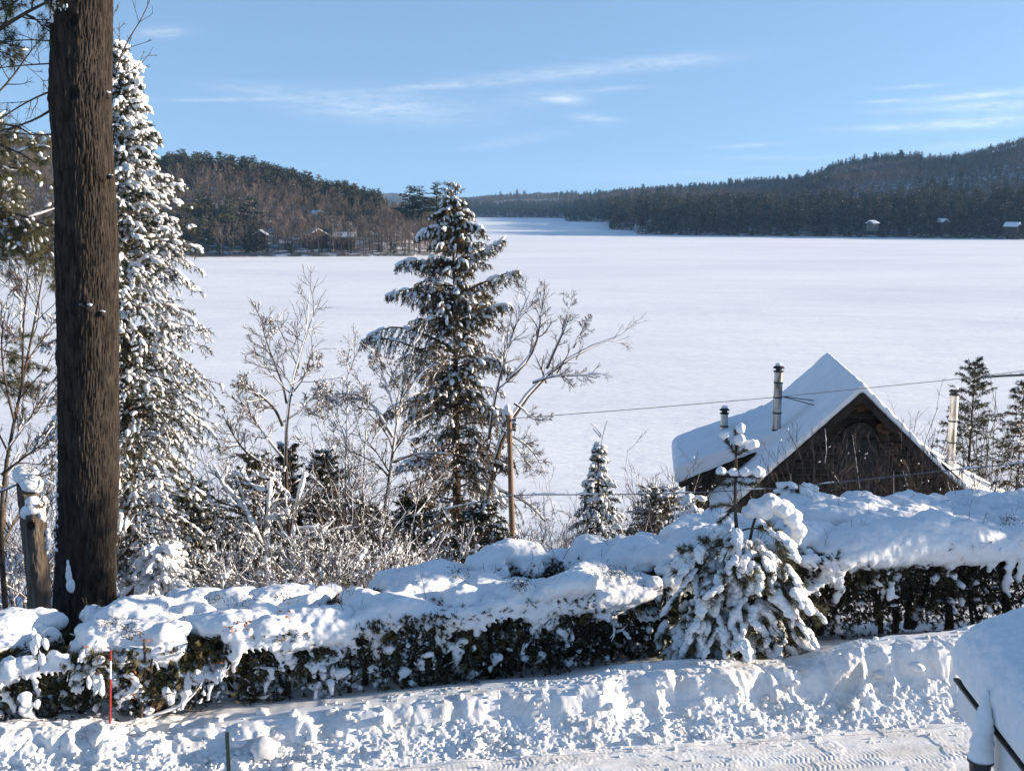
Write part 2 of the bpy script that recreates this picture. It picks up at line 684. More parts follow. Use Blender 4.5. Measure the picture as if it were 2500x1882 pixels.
def lake_material():
    m = bpy.data.materials.new('lake_snow')
    m.use_nodes = True
    nt = m.node_tree
    b = nt.nodes['Principled BSDF']
    N, L = nt.nodes.new, nt.links.new
    b.inputs['Roughness'].default_value = .7
    b.inputs['Specular IOR Level'].default_value = .2
    tc = N('ShaderNodeTexCoord')

    def nz(sx, sy, scale, det, dist=0.0):
        mp = N('ShaderNodeMapping')
        mp.inputs['Scale'].default_value = (sx, sy, 1)
        mp.inputs['Rotation'].default_value = (0, 0, math.radians(9))
        L(tc.outputs['Object'], mp.inputs[0])
        n = N('ShaderNodeTexNoise')
        n.inputs['Scale'].default_value = scale
        n.inputs['Detail'].default_value = det
        n.inputs['Roughness'].default_value = .6
        n.inputs['Distortion'].default_value = dist
        L(mp.outputs[0], n.inputs[0])
        return n.outputs['Fac']
    r = N('ShaderNodeValToRGB')
    r.color_ramp.elements[0].position, r.color_ramp.elements[1].position = .3, .7
    r.color_ramp.elements[0].color = (.76, .775, .80, 1)
    r.color_ramp.elements[1].color = (.90, .90, .895, 1)
    L(nz(.35, 1, .02, 5, .5), r.inputs[0])
    L(r.outputs[0], b.inputs['Base Color'])
    h = None
    for sx, sy, s, d, w in ((.30, 1.0, 1.6, 4, .16), (.22, 1.0, .55, 4, .34), (.10, 1.0, .12, 4, .9), (.3, 1.0, .03, 3, 1.6)):
        mm = N('ShaderNodeMath')
        mm.operation = 'MULTIPLY_ADD'
        L(nz(sx, sy, s, d, .6), mm.inputs[0])
        mm.inputs[1].default_value = w
        if h is None:
            mm.inputs[2].default_value = 0
        else:
            L(h, mm.inputs[2])
        h = mm.outputs[0]
    bp = N('ShaderNodeBump')
    bp.inputs['Strength'].default_value = .9
    bp.inputs['Distance'].default_value = .5
    L(h, bp.inputs['Height'])
    L(bp.outputs[0], b.inputs['Normal'])
    return m


def build_lake():
    xs = np.linspace(-4200, 4200, 15)
    ys = np.concatenate([[70, 200, 600, 1500], np.linspace(2400, 4700, 5)])
    X, Y = np.meshgrid(xs, ys)
    grid_mesh(X, Y, X * 0, 'frozen_lake', lake_material(), smooth=False, label='wide frozen lake under smooth snow')


build_ground()
build_lake()


def dlake(py):
    d = ray(1250, py)
    return -ZC * d[1] / d[2]


def zray(py, D):
    d = ray(1250, py)
    return ZC + D * d[2] / d[1]


def AX(px):
    return (px - 1250.0) / F / 1.0132


class Hill:
    """a wooded shore: shore distance, crest distance and crest height along bearing px"""

    def __init__(self, shore, crest, tree_h, bench, seed, amp):
        self.sp, self.sy = np.array([s[0] for s in shore], float), np.array([dlake(s[1]) for s in shore])
        self.cp = np.array([c[0] for c in crest], float)
        self.cd = np.array([c[2] for c in crest], float)
        self.ch = np.array([zray(c[1], c[2]) - tree_h for c in crest])
        self.bench, self.seed, self.amp = bench, seed, amp

    def z(self, px, D):
        ds = np.interp(px, self.sp, self.sy)
        dc = np.interp(px, self.cp, self.cd)
        hc = np.interp(px, self.cp, self.ch)
        d = D - ds
        t = np.clip(d / (dc - ds), 0, 4)
        x = AX(px) * D
        up = np.where(t <= 1, hc * (.30 * t + .70 * sstep(0, 1, t)), hc * (1 - .25 * (t - 1)))
        b = self.bench * sstep(0, 110, d)
        z = np.maximum(up * .85 + b * .15, np.minimum(b, up + 4)) if self.bench else up
        z = z + self.amp * fbm(x / 170, D / 170, x * 0, 4, seed=self.seed) * np.clip(t * 2, 0, 1) * sstep(1.6, .8, np.abs(t - .5) + .2)
        bank = .9 * sstep(0, 3, d)
        return np.where(d < 0, -1.2 + np.clip(d, -20, 0) * .1, z + bank * .8 - .5 * (d < .5))

    def mesh(self, name, m, px0, px1, npx, nd, far, label):
        px = np.linspace(px0, px1, npx)
        ds = np.interp(px, self.sp, self.sy)
        dc = np.interp(px, self.cp, self.cd)
        t = np.concatenate([[-.06, -.02], np.linspace(0, .12, 10), np.linspace(.15, 1.15, nd), np.linspace(1.3, far, 6)])
        D = ds[None] + (dc - ds)[None] * t[:, None]
        PX = np.broadcast_to(px[None], D.shape)
        return grid_mesh(AX(PX) * D, D, self.z(PX, D), name, m, label=label)


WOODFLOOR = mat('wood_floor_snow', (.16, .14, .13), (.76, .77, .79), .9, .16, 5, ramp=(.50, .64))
FARWOOD = mat('far_wood', (.035, .042, .042), (.10, .085, .075), .95, .02, 8, 1.0, .05, bdist=8)

LEFT = Hill([(-1500, 640), (0, 636), (300, 631), (460, 628), (1000, 626), (1060, 624), (1100, 612), (1135, 592)],
            [(-1500, 190, 700), (0, 318, 680), (130, 335, 680), (300, 372, 680), (400, 384, 670), (500, 385, 665), (600, 395, 660), (700, 420, 650), (800, 448, 640), (880, 470, 625),
             (940, 486, 600), (1000, 506, 580), (1060, 520, 575), (1100, 545, 570), (1135, 575, 640)], 13, 0, 5, 2.5)
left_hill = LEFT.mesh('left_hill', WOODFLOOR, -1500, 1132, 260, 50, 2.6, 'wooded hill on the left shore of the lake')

RIGHT = Hill([(1000, 529.5), (1150, 531), (1379, 533), (1383, 541), (1485, 543), (1489, 561), (1550, 564), (1555, 573), (1700, 575.5), (2100, 580), (2500, 585), (3400, 600)],
             [(1000, 482, 2900), (1150, 478, 2700), (1300, 473, 2600), (1380, 467, 2400), (1500, 459, 2200), (1600, 456, 2000), (1750, 450, 1900), (1800, 438, 1850), (1900, 424, 1750), (1990, 412, 1650),
              (2045, 386, 1600), (2140, 372, 1560), (2190, 369, 1540), (2280, 367, 1520), (2350, 356, 1500), (2400, 341, 1500), (2500, 309, 1500), (2700, 270, 1500), (3400, 265, 1500)],
             12, 16, 9, 13)
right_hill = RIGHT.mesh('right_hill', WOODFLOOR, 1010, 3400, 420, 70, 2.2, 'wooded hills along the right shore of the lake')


def build_far_hills():
    px = np.linspace(-1100, 3600, 460)
    t = np.linspace(0, 1, 24)
    D0 = 3500
    D = D0 + t[:, None] * 900 + 0 * px[None]
    crest = 53 + 22 * fbm(px / 160, px * 0, px * 0, 4, seed=21) + 24 * np.exp(-((px - 860) / 150) ** 2)
    Z = crest[None] * np.sin(np.clip(t, 0, 1) * math.pi * .62)[:, None] + 9 * fbm(px[None] / 14 + t[:, None] * 9, t[:, None] * 40, D * 0, 3, seed=8) * (t[:, None] > .04)
    X = AX(px)[None] * D
    grid_mesh(X, D, Z - 2, 'far_hills', FARWOOD, label='low blue hills closing the far end of the lake')


build_far_hills()

# ------------------------------------------------------------------ woods across the lake
FAR_NEEDLE = mat('far_pine_foliage', (.016, .024, .016), (.080, .080, .044), .9, 3.2, 3, var=.45, ramp=(.4, .66))
FAR_NEEDLE2 = mat('far_spruce_foliage', (.013, .019, .014), (.056, .058, .036), .9, 3.2, 3, var=.4, ramp=(.4, .66))
FAR_TWIG = mat('far_bare_crown', (.085, .066, .056), (.19, .15, .126), .95, 1.5, 3, var=.35)
FAR_BARK = mat('far_bark', (.05, .04, .035), (.16, .14, .12), .95, 3, 3, var=.4)
FAR_BIRCH = mat('far_birch_bark', (.22, .19, .165), (.40, .36, .32), .9, 3, 3)
FAR_SNOW = SNOW_PLAIN
OCT0 = (np.array([[1, 0, 0], [0, 1, 0], [-1, 0, 0], [0, -1, 0], [0, 0, 1], [0, 0, -1]], float), np.array([[0, 1, 4], [1, 2, 4], [2, 3, 4], [3, 0, 4], [1, 0, 5], [2, 1, 5], [3, 2, 5], [0, 3, 5]]))


def far_pine(seed):
    rng = np.random.default_rng(seed)
    mb = MB()
    h = 1.0
    z = np.linspace(0, .97, 6)
    lean = rng.normal(size=2) * .02
    path = np.stack([lean[0] * z, lean[1] * z, z], 1)
    tubes(mb, path, np.linspace(.017, .004, 6), 4, 1)
    nb = 84
    t = np.sort(rng.uniform(.22, .99, nb))
    L = (.055 + .205 * np.clip((1 - t), 0, 1) ** .75 * np.clip(t / .35, .3, 1)) * rng.uniform(.45, 1.25, nb)
    ph = rng.uniform(0, 2 * np.pi, nb)
    for k in range(3):
        r = L * (.32 + .33 * k)
        c = np.stack([np.cos(ph) * r + lean[0] * t, np.sin(ph) * r + lean[1] * t, t + .10 * r + rng.normal(size=nb) * .008], 1)
        d = np.stack([np.cos(ph), np.sin(ph), .35 + 0 * ph], 1)
        blobs(mb, rng, c, L * rng.uniform(.22, .40, nb), L * rng.uniform(.14, .28, nb), L * rng.uniform(.08, .17, nb), OCT0, .28, 0, d)
    pk = rng.random(nb) < .03
    c = np.stack([np.cos(ph) * L * .6, np.sin(ph) * L * .6, t + .085 * L + .012], 1)[pk]
    blobs(mb, rng, c, L[pk] * .3, L[pk] * .16, L[pk] * .07, OCT0, .2, 2)
    return mb.mesh('pine_tree', [FAR_NEEDLE, FAR_BARK, FAR_SNOW])


def far_spruce(seed):
    rng = np.random.default_rng(seed)
    mb = MB()
    tubes(mb, np.array([[0, 0, 0], [0, 0, .5], [0, 0, .98]]), np.array([.014, .009, .003]), 4, 1)
    nb = 90
    t = np.sort(rng.uniform(.06, 1, nb))
    L = (.02 + .155 * (1 - t) ** .85) * rng.uniform(.6, 1.15, nb)
    ph = rng.uniform(0, 2 * np.pi, nb)
    for k in range(2):
        r = L * (.35 + .4 * k)
        c = np.stack([np.cos(ph) * r, np.sin(ph) * r, t - .30 * r], 1)
        d = np.stack([np.cos(ph), np.sin(ph), -.35 + 0 * ph], 1)
        blobs(mb, rng, c, L * .36, L * .2, L * .13, OCT0, .25, 0, d)
    pk = rng.random(nb) < .03
    c = np.stack([np.cos(ph) * L * .6, np.sin(ph) * L * .6, t - .12 * L], 1)[pk]
    blobs(mb, rng, c, L[pk] * .3, L[pk] * .14, L[pk] * .08, OCT0, .2, 2)
    return mb.mesh('spruce_tree', [FAR_NEEDLE2, FAR_BARK, FAR_SNOW])


def far_bare(seed, birch=False, dense=1.0):
    rng = np.random.default_rng(seed)
    mb = MB()
    z = np.linspace(0, .86, 6)
    path = np.stack([np.cumsum(rng.normal(size=6)) * .012, np.cumsum(rng.normal(size=6)) * .012, z], 1)[None]
    path[:, 0, :2] = 0
    rad = np.linspace(.0125, .004, 6)[None]
    tubes(mb, path, rad, 4, 1)
    l1, r1 = sprout(rng, path, rad, 13, .46, (22, 52), 4, .10, .12, .34, .6, .003)
    tubes(mb, l1, r1, 3, 1)
    l2, r2 = sprout(rng, l1, r1, 6, .5, (22, 55), 3, .10, .15, .25, .7, .0022)
    tubes(mb, l2, r2, 3, 0)
    l3, r3 = sprout(rng, l2, r2, int(4 * dense), .75, (18, 55), 2, .08, .15, .2, .7, .0016, .03)
    p0, p1 = l3[:, 0], l3[:, 1]
    w = unit(np.cross(p1 - p0, rng.normal(size=p0.shape))) * .0032
    mb.add(np.stack([p0 - w, p0 + w, p1], 1), np.arange(len(p0) * 3).reshape(-1, 3), 0)
    return mb.mesh('bare_tree', [FAR_TWIG, FAR_BIRCH if birch else FAR_BARK])


V_PINE = [far_pine(s) for s in range(7)]
V_SPR = [far_spruce(s + 20) for s in range(5)]
V_BARE = [far_bare(s + 40) for s in range(7)]
V_BIRCH = [far_bare(s + 60, True) for s in range(3)]


def scatter(name, label, pts, h, rot, vi, variants, cat):
    """what is past counting in a wood: one object, trees set out on points by geometry nodes"""
    hid = bpy.data.collections.new(name + '_kinds')
    for i, me in enumerate(variants):
        hid.objects.link(bpy.data.objects.new('%s_kind.%03d' % (name, i), me))
    n = len(pts)
    me = bpy.data.meshes.new(name)
    me.vertices.add(n)
    me.vertices.foreach_set('co', np.asarray(pts, np.float32).ravel())
    for nm, ty, v in (('sz', 'FLOAT', h), ('rz', 'FLOAT', rot), ('vi', 'INT', vi)):
        a = me.attributes.new(nm, ty, 'POINT')
        a.data.foreach_set('value', np.asarray(v, np.float32 if ty == 'FLOAT' else np.int32))
    o = link(name, me, kind='stuff')
    o['label'] = label
    o['category'] = cat
    ng = bpy.data.node_groups.new(name, 'GeometryNodeTree')
    ng.interface.new_socket('Geometry', in_out='INPUT', socket_type='NodeSocketGeometry')
    ng.interface.new_socket('Geometry', in_out='OUTPUT', socket_type='NodeSocketGeometry')
    N, L = ng.nodes.new, ng.links.new
    gi, go = N('NodeGroupInput'), N('NodeGroupOutput')
    ci = N('GeometryNodeCollectionInfo')
    ci.inputs['Collection'].default_value = hid
    ci.inputs['Separate Children'].default_value = True
    ci.inputs['Reset Children'].default_value = True
    ip = N('GeometryNodeInstanceOnPoints')
    ip.inputs['Pick Instance'].default_value = True

    def attr(nm, ty):
        a = N('GeometryNodeInputNamedAttribute')
        a.data_type = ty
        a.inputs['Name'].default_value = nm
        return a.outputs['Attribute']
    cx = N('ShaderNodeCombineXYZ')
    L(attr('rz', 'FLOAT'), cx.inputs[2])
    L(gi.outputs[0], ip.inputs['Points'])
    L(ci.outputs[0], ip.inputs['Instance'])
    L(attr('vi', 'INT'), ip.inputs['Instance Index'])
    L(cx.outputs[0], ip.inputs['Rotation'])
    L(attr('sz', 'FLOAT'), ip.inputs['Scale'])
    L(ip.outputs[0], go.inputs[0])
    md = o.modifiers.new('scatter', 'NODES')
    md.node_group = ng
    return o


def in_frame(px, py):
    return (px > 0) & (px < 2500)


def plant_woods():
    rng = np.random.default_rng(5)
    rows = []   # px, D, z, kind(0 pine 1 spruce 2 bare 3 birch), height, wood (0 left, 1 right)

    def sample(hill, px0, px1, dmax, cell, wood, kindf):
        ds = np.interp(np.linspace(px0, px1, 400), hill.sp, hill.sy)
        D = ds.min()
        while D < dmax:
            step = cell * (1 + (D / ds.min() - 1) * .25)
            x0, x1 = AX(px0) * D, AX(px1) * D
            x = np.arange(x0, x1, step) + rng.uniform(-.45, .45, len(np.arange(x0, x1, step))) * step
            d = D + rng.uniform(-.5, .5, len(x)) * step
            px = x / d * F * 1.0132 + 1250
            dd = d - np.interp(px, hill.sp, hill.sy)
            dc = np.interp(px, hill.cp, hill.cd)
            ok = (dd > 1.5) & (d < dc * 1.05 + 15)
            px, d, dd = px[ok], d[ok], dd[ok]
            if len(px):
                k, h = kindf(px, d, dd, (d - (d - dd)) / (np.interp(px, hill.cp, hill.cd) - (d - dd)))
                z = hill.z(px, d)
                for a in zip(px, d, z, k, h):
                    if a[3] >= 0:
                        rows.append((*a, wood))
            D += step * .9

    def kl(px, d, dd, t):
        n = len(px)
        u = rng.random(n)
        patch = fbm(px / 42, d / 30, d * 0, 3, seed=31)
        k = np.where(u < .07, 3, 2)
        ridge = (t > .76 + .10 * patch) & (px > 380) & (px < 930)
        k = np.where(ridge, np.where(rng.random(n) < .8, 0, 1), k)
        dark = (dd < 75) & (px > 430) & (px < 640) & (rng.random(n) < .62 + patch)
        k = np.where(dark, np.where(rng.random(n) < .45, 0, 1), k)
        shore = (dd < 16) & (px > 640) & (rng.random(n) < .30)
        k = np.where(shore, 1, k)
        mid = (~ridge) & (rng.random(n) < np.where(px < 700, .10, .03)) & (patch > 0)
        k = np.where(mid, 1, k)
        farleft = (px < 320) & (dd < 60) & (rng.random(n) < .5)
        k = np.where(farleft, 1, k)
        # clearings round the cottages
        clear = ((np.abs(px - 785) < 42) & (dd < 42) & (dd > 8) & (rng.random(n) < .18)) | ((np.abs(px - 880) < 40) & (dd > 10) & (dd < 40) & (rng.random(n) < .2)) | ((np.abs(px - 632) < 11) & (dd < 14) & (rng.random(n) < .6))
        k = np.where(clear, -1, k)
        h = np.where(k == 2, rng.uniform(10, 15, n), np.where(k == 3, rng.uniform(9, 13, n), np.where(k == 0, rng.uniform(11, 18, n), rng.uniform(7, 14, n))))
        h = np.where(shore, rng.uniform(4, 9, n), h)
        h = np.where((px > 1080), np.minimum(h, rng.uniform(7, 11, n)), h)
        return k, h
    sample(LEFT, -420, 1120, 700, 4.5, 0, kl)

    def kr(px, d, dd, t):
        n = len(px)
        patch = fbm(px / 60, d / 90, d * 0, 3, seed=33)
        pc = np.where(dd < 110, .64, np.where(t < .3, .14, .0)) + np.where(dd < 110, .5, .28) * patch + .5 * ((t > .9) & (px < 2250)) - .3 * ((px > 2100) & (t > .5) & (t < .9))
        u = rng.random(n)
        k = np.where(u < pc, np.where(rng.random(n) < .62, 0, 1), np.where(rng.random(n) < .12, 3, 2))
        k = np.where((dd < 12) & (rng.random(n) < .5), 1, k)
        h = np.where(k == 2, rng.uniform(11, 16, n), np.where(k == 3, rng.uniform(9, 14, n), np.where(k == 0, rng.uniform(16, 27, n), rng.uniform(10, 19, n))))
        h = np.where((dd < 12), h * .6, h)
        h = np.where(t > .8, h * .75, h) * np.where(dd < 130, .95, .88)
        gap = (np.abs(px - 2126) < 12) & (dd < 18)
        return np.where(gap, -1, k), h
    sample(RIGHT, 1040, 2640, 3000, 5.3, 1, kr)
    A = np.array(rows)
    px, D, z, k, h, wood = A.T
    k = k.astype(int)
    x = AX(px) * D
    pos = np.stack([x, D, z - .3], 1)
    rot = rng.uniform(0, 6.28, len(A))
    vis = (px > 5) & (px < 2495) & ~((px > 145) & (px < 300))
    info = {0: ('pine_tree', V_PINE, 'pine tree', 'stand of tall pines'), 1: ('spruce_tree', V_SPR, 'spruce tree', 'spruces'), 2: ('bare_tree', V_BARE, 'bare tree', 'leafless hardwoods'), 3: ('birch_tree', V_BIRCH, 'birch tree', 'pale birches')}
    desc = {0: 'tall dark pine', 1: 'narrow dark spruce', 2: 'leafless grey-brown hardwood tree', 3: 'leafless tree with pale trunk'}
    where = {0: 'in the wood on the left shore of the lake', 1: 'in the wood along the right shore of the lake'}
    for kk in range(4):
        nm, var, cat, mass = info[kk]
        sel = np.where(k == kk)[0]
        size = h[sel] / D[sel] * vis[sel]
        # of one kind the 300 that show largest stand as objects of their own
        order = sel[np.argsort(-size)]
        if kk in (2,):
            lw = order[wood[order] == 0][:230]
            rw = order[wood[order] == 1][:65]
            top = np.concatenate([lw, rw])
        elif kk in (0, 1):
            lw = order[wood[order] == 0][:110]
            rw = order[wood[order] == 1][:185]
            top = np.concatenate([lw, rw])
        else:
            top = order[:80]
        top = top[vis[top]]
        for i in top:
            o = link(nm, var[R.randrange(len(var))], loc=pos[i])
            o.rotation_euler = (0, 0, rot[i])
            s = h[i]
            o.scale = (s * R.uniform(.9, 1.15), s * R.uniform(.9, 1.15), s)
            w = int(wood[i])
            hill = (LEFT, RIGHT)[w]
            dsh = D[i] - np.interp(px[i], hill.sp, hill.sy)
            up = dsh / (np.interp(px[i], hill.cp, hill.cd) - np.interp(px[i], hill.sp, hill.sy))
            if w == 0:
                zone = 'at the far left behind the thick trunk' if px[i] < 300 else 'along the shoreline of the left wood' if dsh < 30 else 'on the skyline of the left hill' if up > .75 else 'halfway up the left hill' if px[i] < 700 else 'among the cottages of the left shore' if px[i] < 900 else 'on the low point beside the big spruce'
            else:
                zone = 'on the dark point reaching into the lake' if px[i] < 1560 else 'at the edge of the ice on the right shore' if dsh < 22 else 'in the tall shore wood left of the grey cottage' if dsh < 130 and px[i] < 2126 else 'in the tall shore wood right of the grey cottage' if dsh < 130 else 'higher up under the right-hand mountain'
            tag(o, desc[kk] + ' ' + zone, cat, desc[kk] + 's ' + zone)
        rest = np.setdiff1d(sel, top)
        for w in (0, 1):
            rr = rest[wood[rest] == w]
            if len(rr):
                scatter('distant_' + nm.split('_')[0] + '_wood', mass + ' massed ' + where[w], pos[rr], h[rr], rot[rr], rng.integers(0, len(var), len(rr)), var, 'wood')
    print('woods', len(A), [int((k == q).sum()) for q in range(4)])
    # three pines on the point behind the top of the spruce, and other trees that stand out
    for (tx, ty, D_, hh, v, lab) in [(1000, 453, 545, 21, 0, 'broad pine on the point, leftmost of the three against the sky'), (1030, 453, 552, 20, 3, 'slim pine on the point, middle of the three against the sky'),
                                     (1064, 444, 548, 22, 5, 'tallest pine on the point, right beside the spruce top'), (560, 520, 500, 17, 2, 'dark snow-flecked pine rising above the bare left hillside'),
                                     (612, 478, 520, 20, 4, 'largest dark pine in the middle of the bare left hillside')]:
        zt = zray(ty, D_)
        o = link('pine_tree', V_PINE[v], loc=(AX(tx) * D_, D_, zt - hh))
        o.scale = (hh * 1.5, hh * 1.5, hh)
        o.rotation_euler = (0, 0, v * 1.7)
        tag(o, lab, 'pine tree')


plant_woods()

# ------------------------------------------------------------------ cottages across the lake, mast
CLAD = mat('dark_cladding', (.035, .030, .028), (.07, .055, .045), .9, 2, 3)
CLAD_RED = mat('brown_cladding', (.10, .055, .04), (.15, .085, .06), .9, 2, 3)
CLAD_PALE = mat('pale_cladding', (.30, .28, .25), (.38, .36, .33), .9, 2, 3)
CLAD_GREY = mat('grey_cladding', (.09, .09, .09), (.13, .13, .12), .9, 2, 3)
PANE = mat('dark_glass', (.012, .014, .016), None, .35, spec=.2)


def cottage(px, py, D, w, dpt, hw, hr, wallm, label, turn=0.0):
    """px, py: foot of the front wall"""
    z = zray(py, D)
    t = thing('cottage', label, 'cottage', (AX(px) * D, D, z))
    t.rotation_euler = (0, 0, turn)
    mb = MB()
    V = [[-w / 2, 0, -3], [w / 2, 0, -3], [w / 2, 0, hw], [0, 0, hw + hr], [-w / 2, 0, hw], [-w / 2, dpt, -3], [w / 2, dpt, -3], [w / 2, dpt, hw], [0, dpt, hw + hr], [-w / 2, dpt, hw]]
    mb.add(V, [[0, 1, 2], [0, 2, 4], [4, 2, 3], [5, 7, 6], [5, 9, 7], [9, 8, 7]])
    mb.add(V, [[1, 6, 7, 2], [0, 4, 9, 5]])
    link('wall', mb.mesh('wall', [wallm]), t)
    for s in (-1, 1):
        r = MB()
        e, th = .6, .45
        k = hr / (w / 2)
        a = np.array([[0, -e, hw + hr + .05], [s * (w / 2 + e), -e, hw + .05 - k * e]])
        b = a + [0, dpt + 2 * e, 0]
        up = np.array([0, 0, th])
        Vr = np.array([a[0], a[1], b[1], b[0], a[0] + up, a[1] + up * .7, b[1] + up * .7, b[0] + up])
        r.add(Vr, [[0, 1, 2, 3], [4, 5, 6, 7], [0, 1, 5, 4], [1, 2, 6, 5], [2, 3, 7, 6], [3, 0, 4, 7]])
        link('snowy_roof', r.mesh('snowy_roof', [SNOW_PLAIN]), t)
    nwin = max(1, int(w / 3.2))
    for i in range(nwin):
        x = (i - (nwin - 1) / 2) * w / nwin
        f = MB()
        box_mb(f, (x, -.05, hw * .55), (1.3, .12, 1.3))
        fo = link('window', f.mesh('window', [CLAD_PALE]), t)
        g = MB()
        box_mb(g, (x, -.13, hw * .55), (1.05, .06, 1.05))
        link('pane', g.mesh('pane', [PANE]), fo)


cottage(631, 590, 492, 5.0, 6, 3.2, 1.5, CLAD, 'small dark gabled cottage by the left shore with a snowy roof', .05)
cottage(782, 545, 545, 11, 9, 3.2, 2.6, CLAD_PALE, 'upper cottage with a snowy roof on the left hillside among bare trees', .55)
cottage(775, 590, 500, 9, 8, 3.0, 2.4, CLAD_RED, 'brown cottage with a snowy roof low among bare trunks of the left shore', .6)
cottage(862, 592, 505, 13, 8, 2.6, 1.6, CLAD, 'long low cottage behind bare trunks near the left shore', 1.57)
cottage(2126, 553, 750, 5.4, 6, 2.2, 1.4, CLAD_GREY, 'grey cottage with a bright snowy roof at the right shore', -.9)
cottage(2312, 553, 745, 5, 6, 3, 1.8, CLAD, 'tiny cottage with a snow patch roof between pines of the right shore', .4)
cottage(2492, 566, 722, 9, 8, 3.5, 2.2, CLAD, 'cottage with a snowy roof at the right edge of the far shore', .9)
cottage(1592, 549, 850, 4, 5, 2.2, 1.4, CLAD_PALE, 'small pale boathouse at the foot of the wooded point', .3)


def mast():
    D = 1545
    x = AX(2192) * D
    zt = zray(367, D)
    z0 = float(RIGHT.z(np.array([2192.0]), np.array([D]))[0])
    t = thing('radio_mast', 'thin radio mast standing on the ridge of the right-hand mountain', 'mast', (x, D, z0))
    h = zt - z0
    mb = MB()
    tubes(mb, np.array([[0, 0, 0], [0, 0, h]]), np.array([.6, .35]), 4)
    link('mast_pole', mb.mesh('mast_pole', [BARK2]), t)
    mb = MB()
    for dz in (.0, 1.6):
        tubes(mb, np.array([[-3.5 + dz, 0, h - dz], [3.5 - dz, 0, h - dz]]), np.array([.28, .28]), 4)
    link('crossarm', mb.mesh('crossarm', [BARK2]), t)


mast()


def build_haze():
    m = bpy.data.materials.new('winter_air')
    m.use_nodes = True
    nt = m.node_tree
    nt.nodes.clear()
    out = nt.nodes.new('ShaderNodeOutputMaterial')
    v = nt.nodes.new('ShaderNodeVolumePrincipled')
    v.inputs['Color'].default_value = (.34, .62, 1.0, 1)
    v.inputs['Density'].default_value = HAZE
    v.inputs['Anisotropy'].default_value = 0.0
    nt.links.new(v.outputs[0], out.inputs['Volume'])
    mb = MB()
    box_mb(mb, (0, 2300, 95), (8600, 5000, 200))
    o = mb.build('haze', m, kind='stuff')
    o['label'] = 'thin winter air that fades the far hills to blue'


HAZE = 0.00008
build_haze()

# ------------------------------------------------------------------ the log house below the hedge
LOG = mat('dark_log', (.017, .015, .011), (.042, .034, .024), .85, 3, 5, .4, 30, stretch=(.3, 1, 1.6), spec=.2)
LOGEDGE = mat('log_seam', (.05, .045, .032), (.085, .072, .05), .9, 5, 4)
EAVE = mat('eave_boards', (.016, .012, .009), (.035, .027, .02), .9, 3, 4)
CARVED = mat('carved_wood', (.05, .027, .014), (.10, .052, .024), .7, 7, 4)
STEEL = mat('stainless_steel', (.42, .41, .40), (.60, .59, .57), .38, 5, 5, .1, 20, stretch=(1, 1, .2), metal=.9, spec=.5)
STEEL_STAIN = mat('stained_steel', (.16, .11, .08), (.55, .54, .52), .42, 3.2, 5, .1, 20, stretch=(1.6, 1.6, .35), metal=.75, spec=.5, ramp=(.38, .58))
DARKMETAL = mat('dark_metal', (.03, .03, .032), (.06, .06, .06), .5, 6, 3, metal=.5)
WIRE_M = mat('wire', (.10, .105, .11), None, .6)


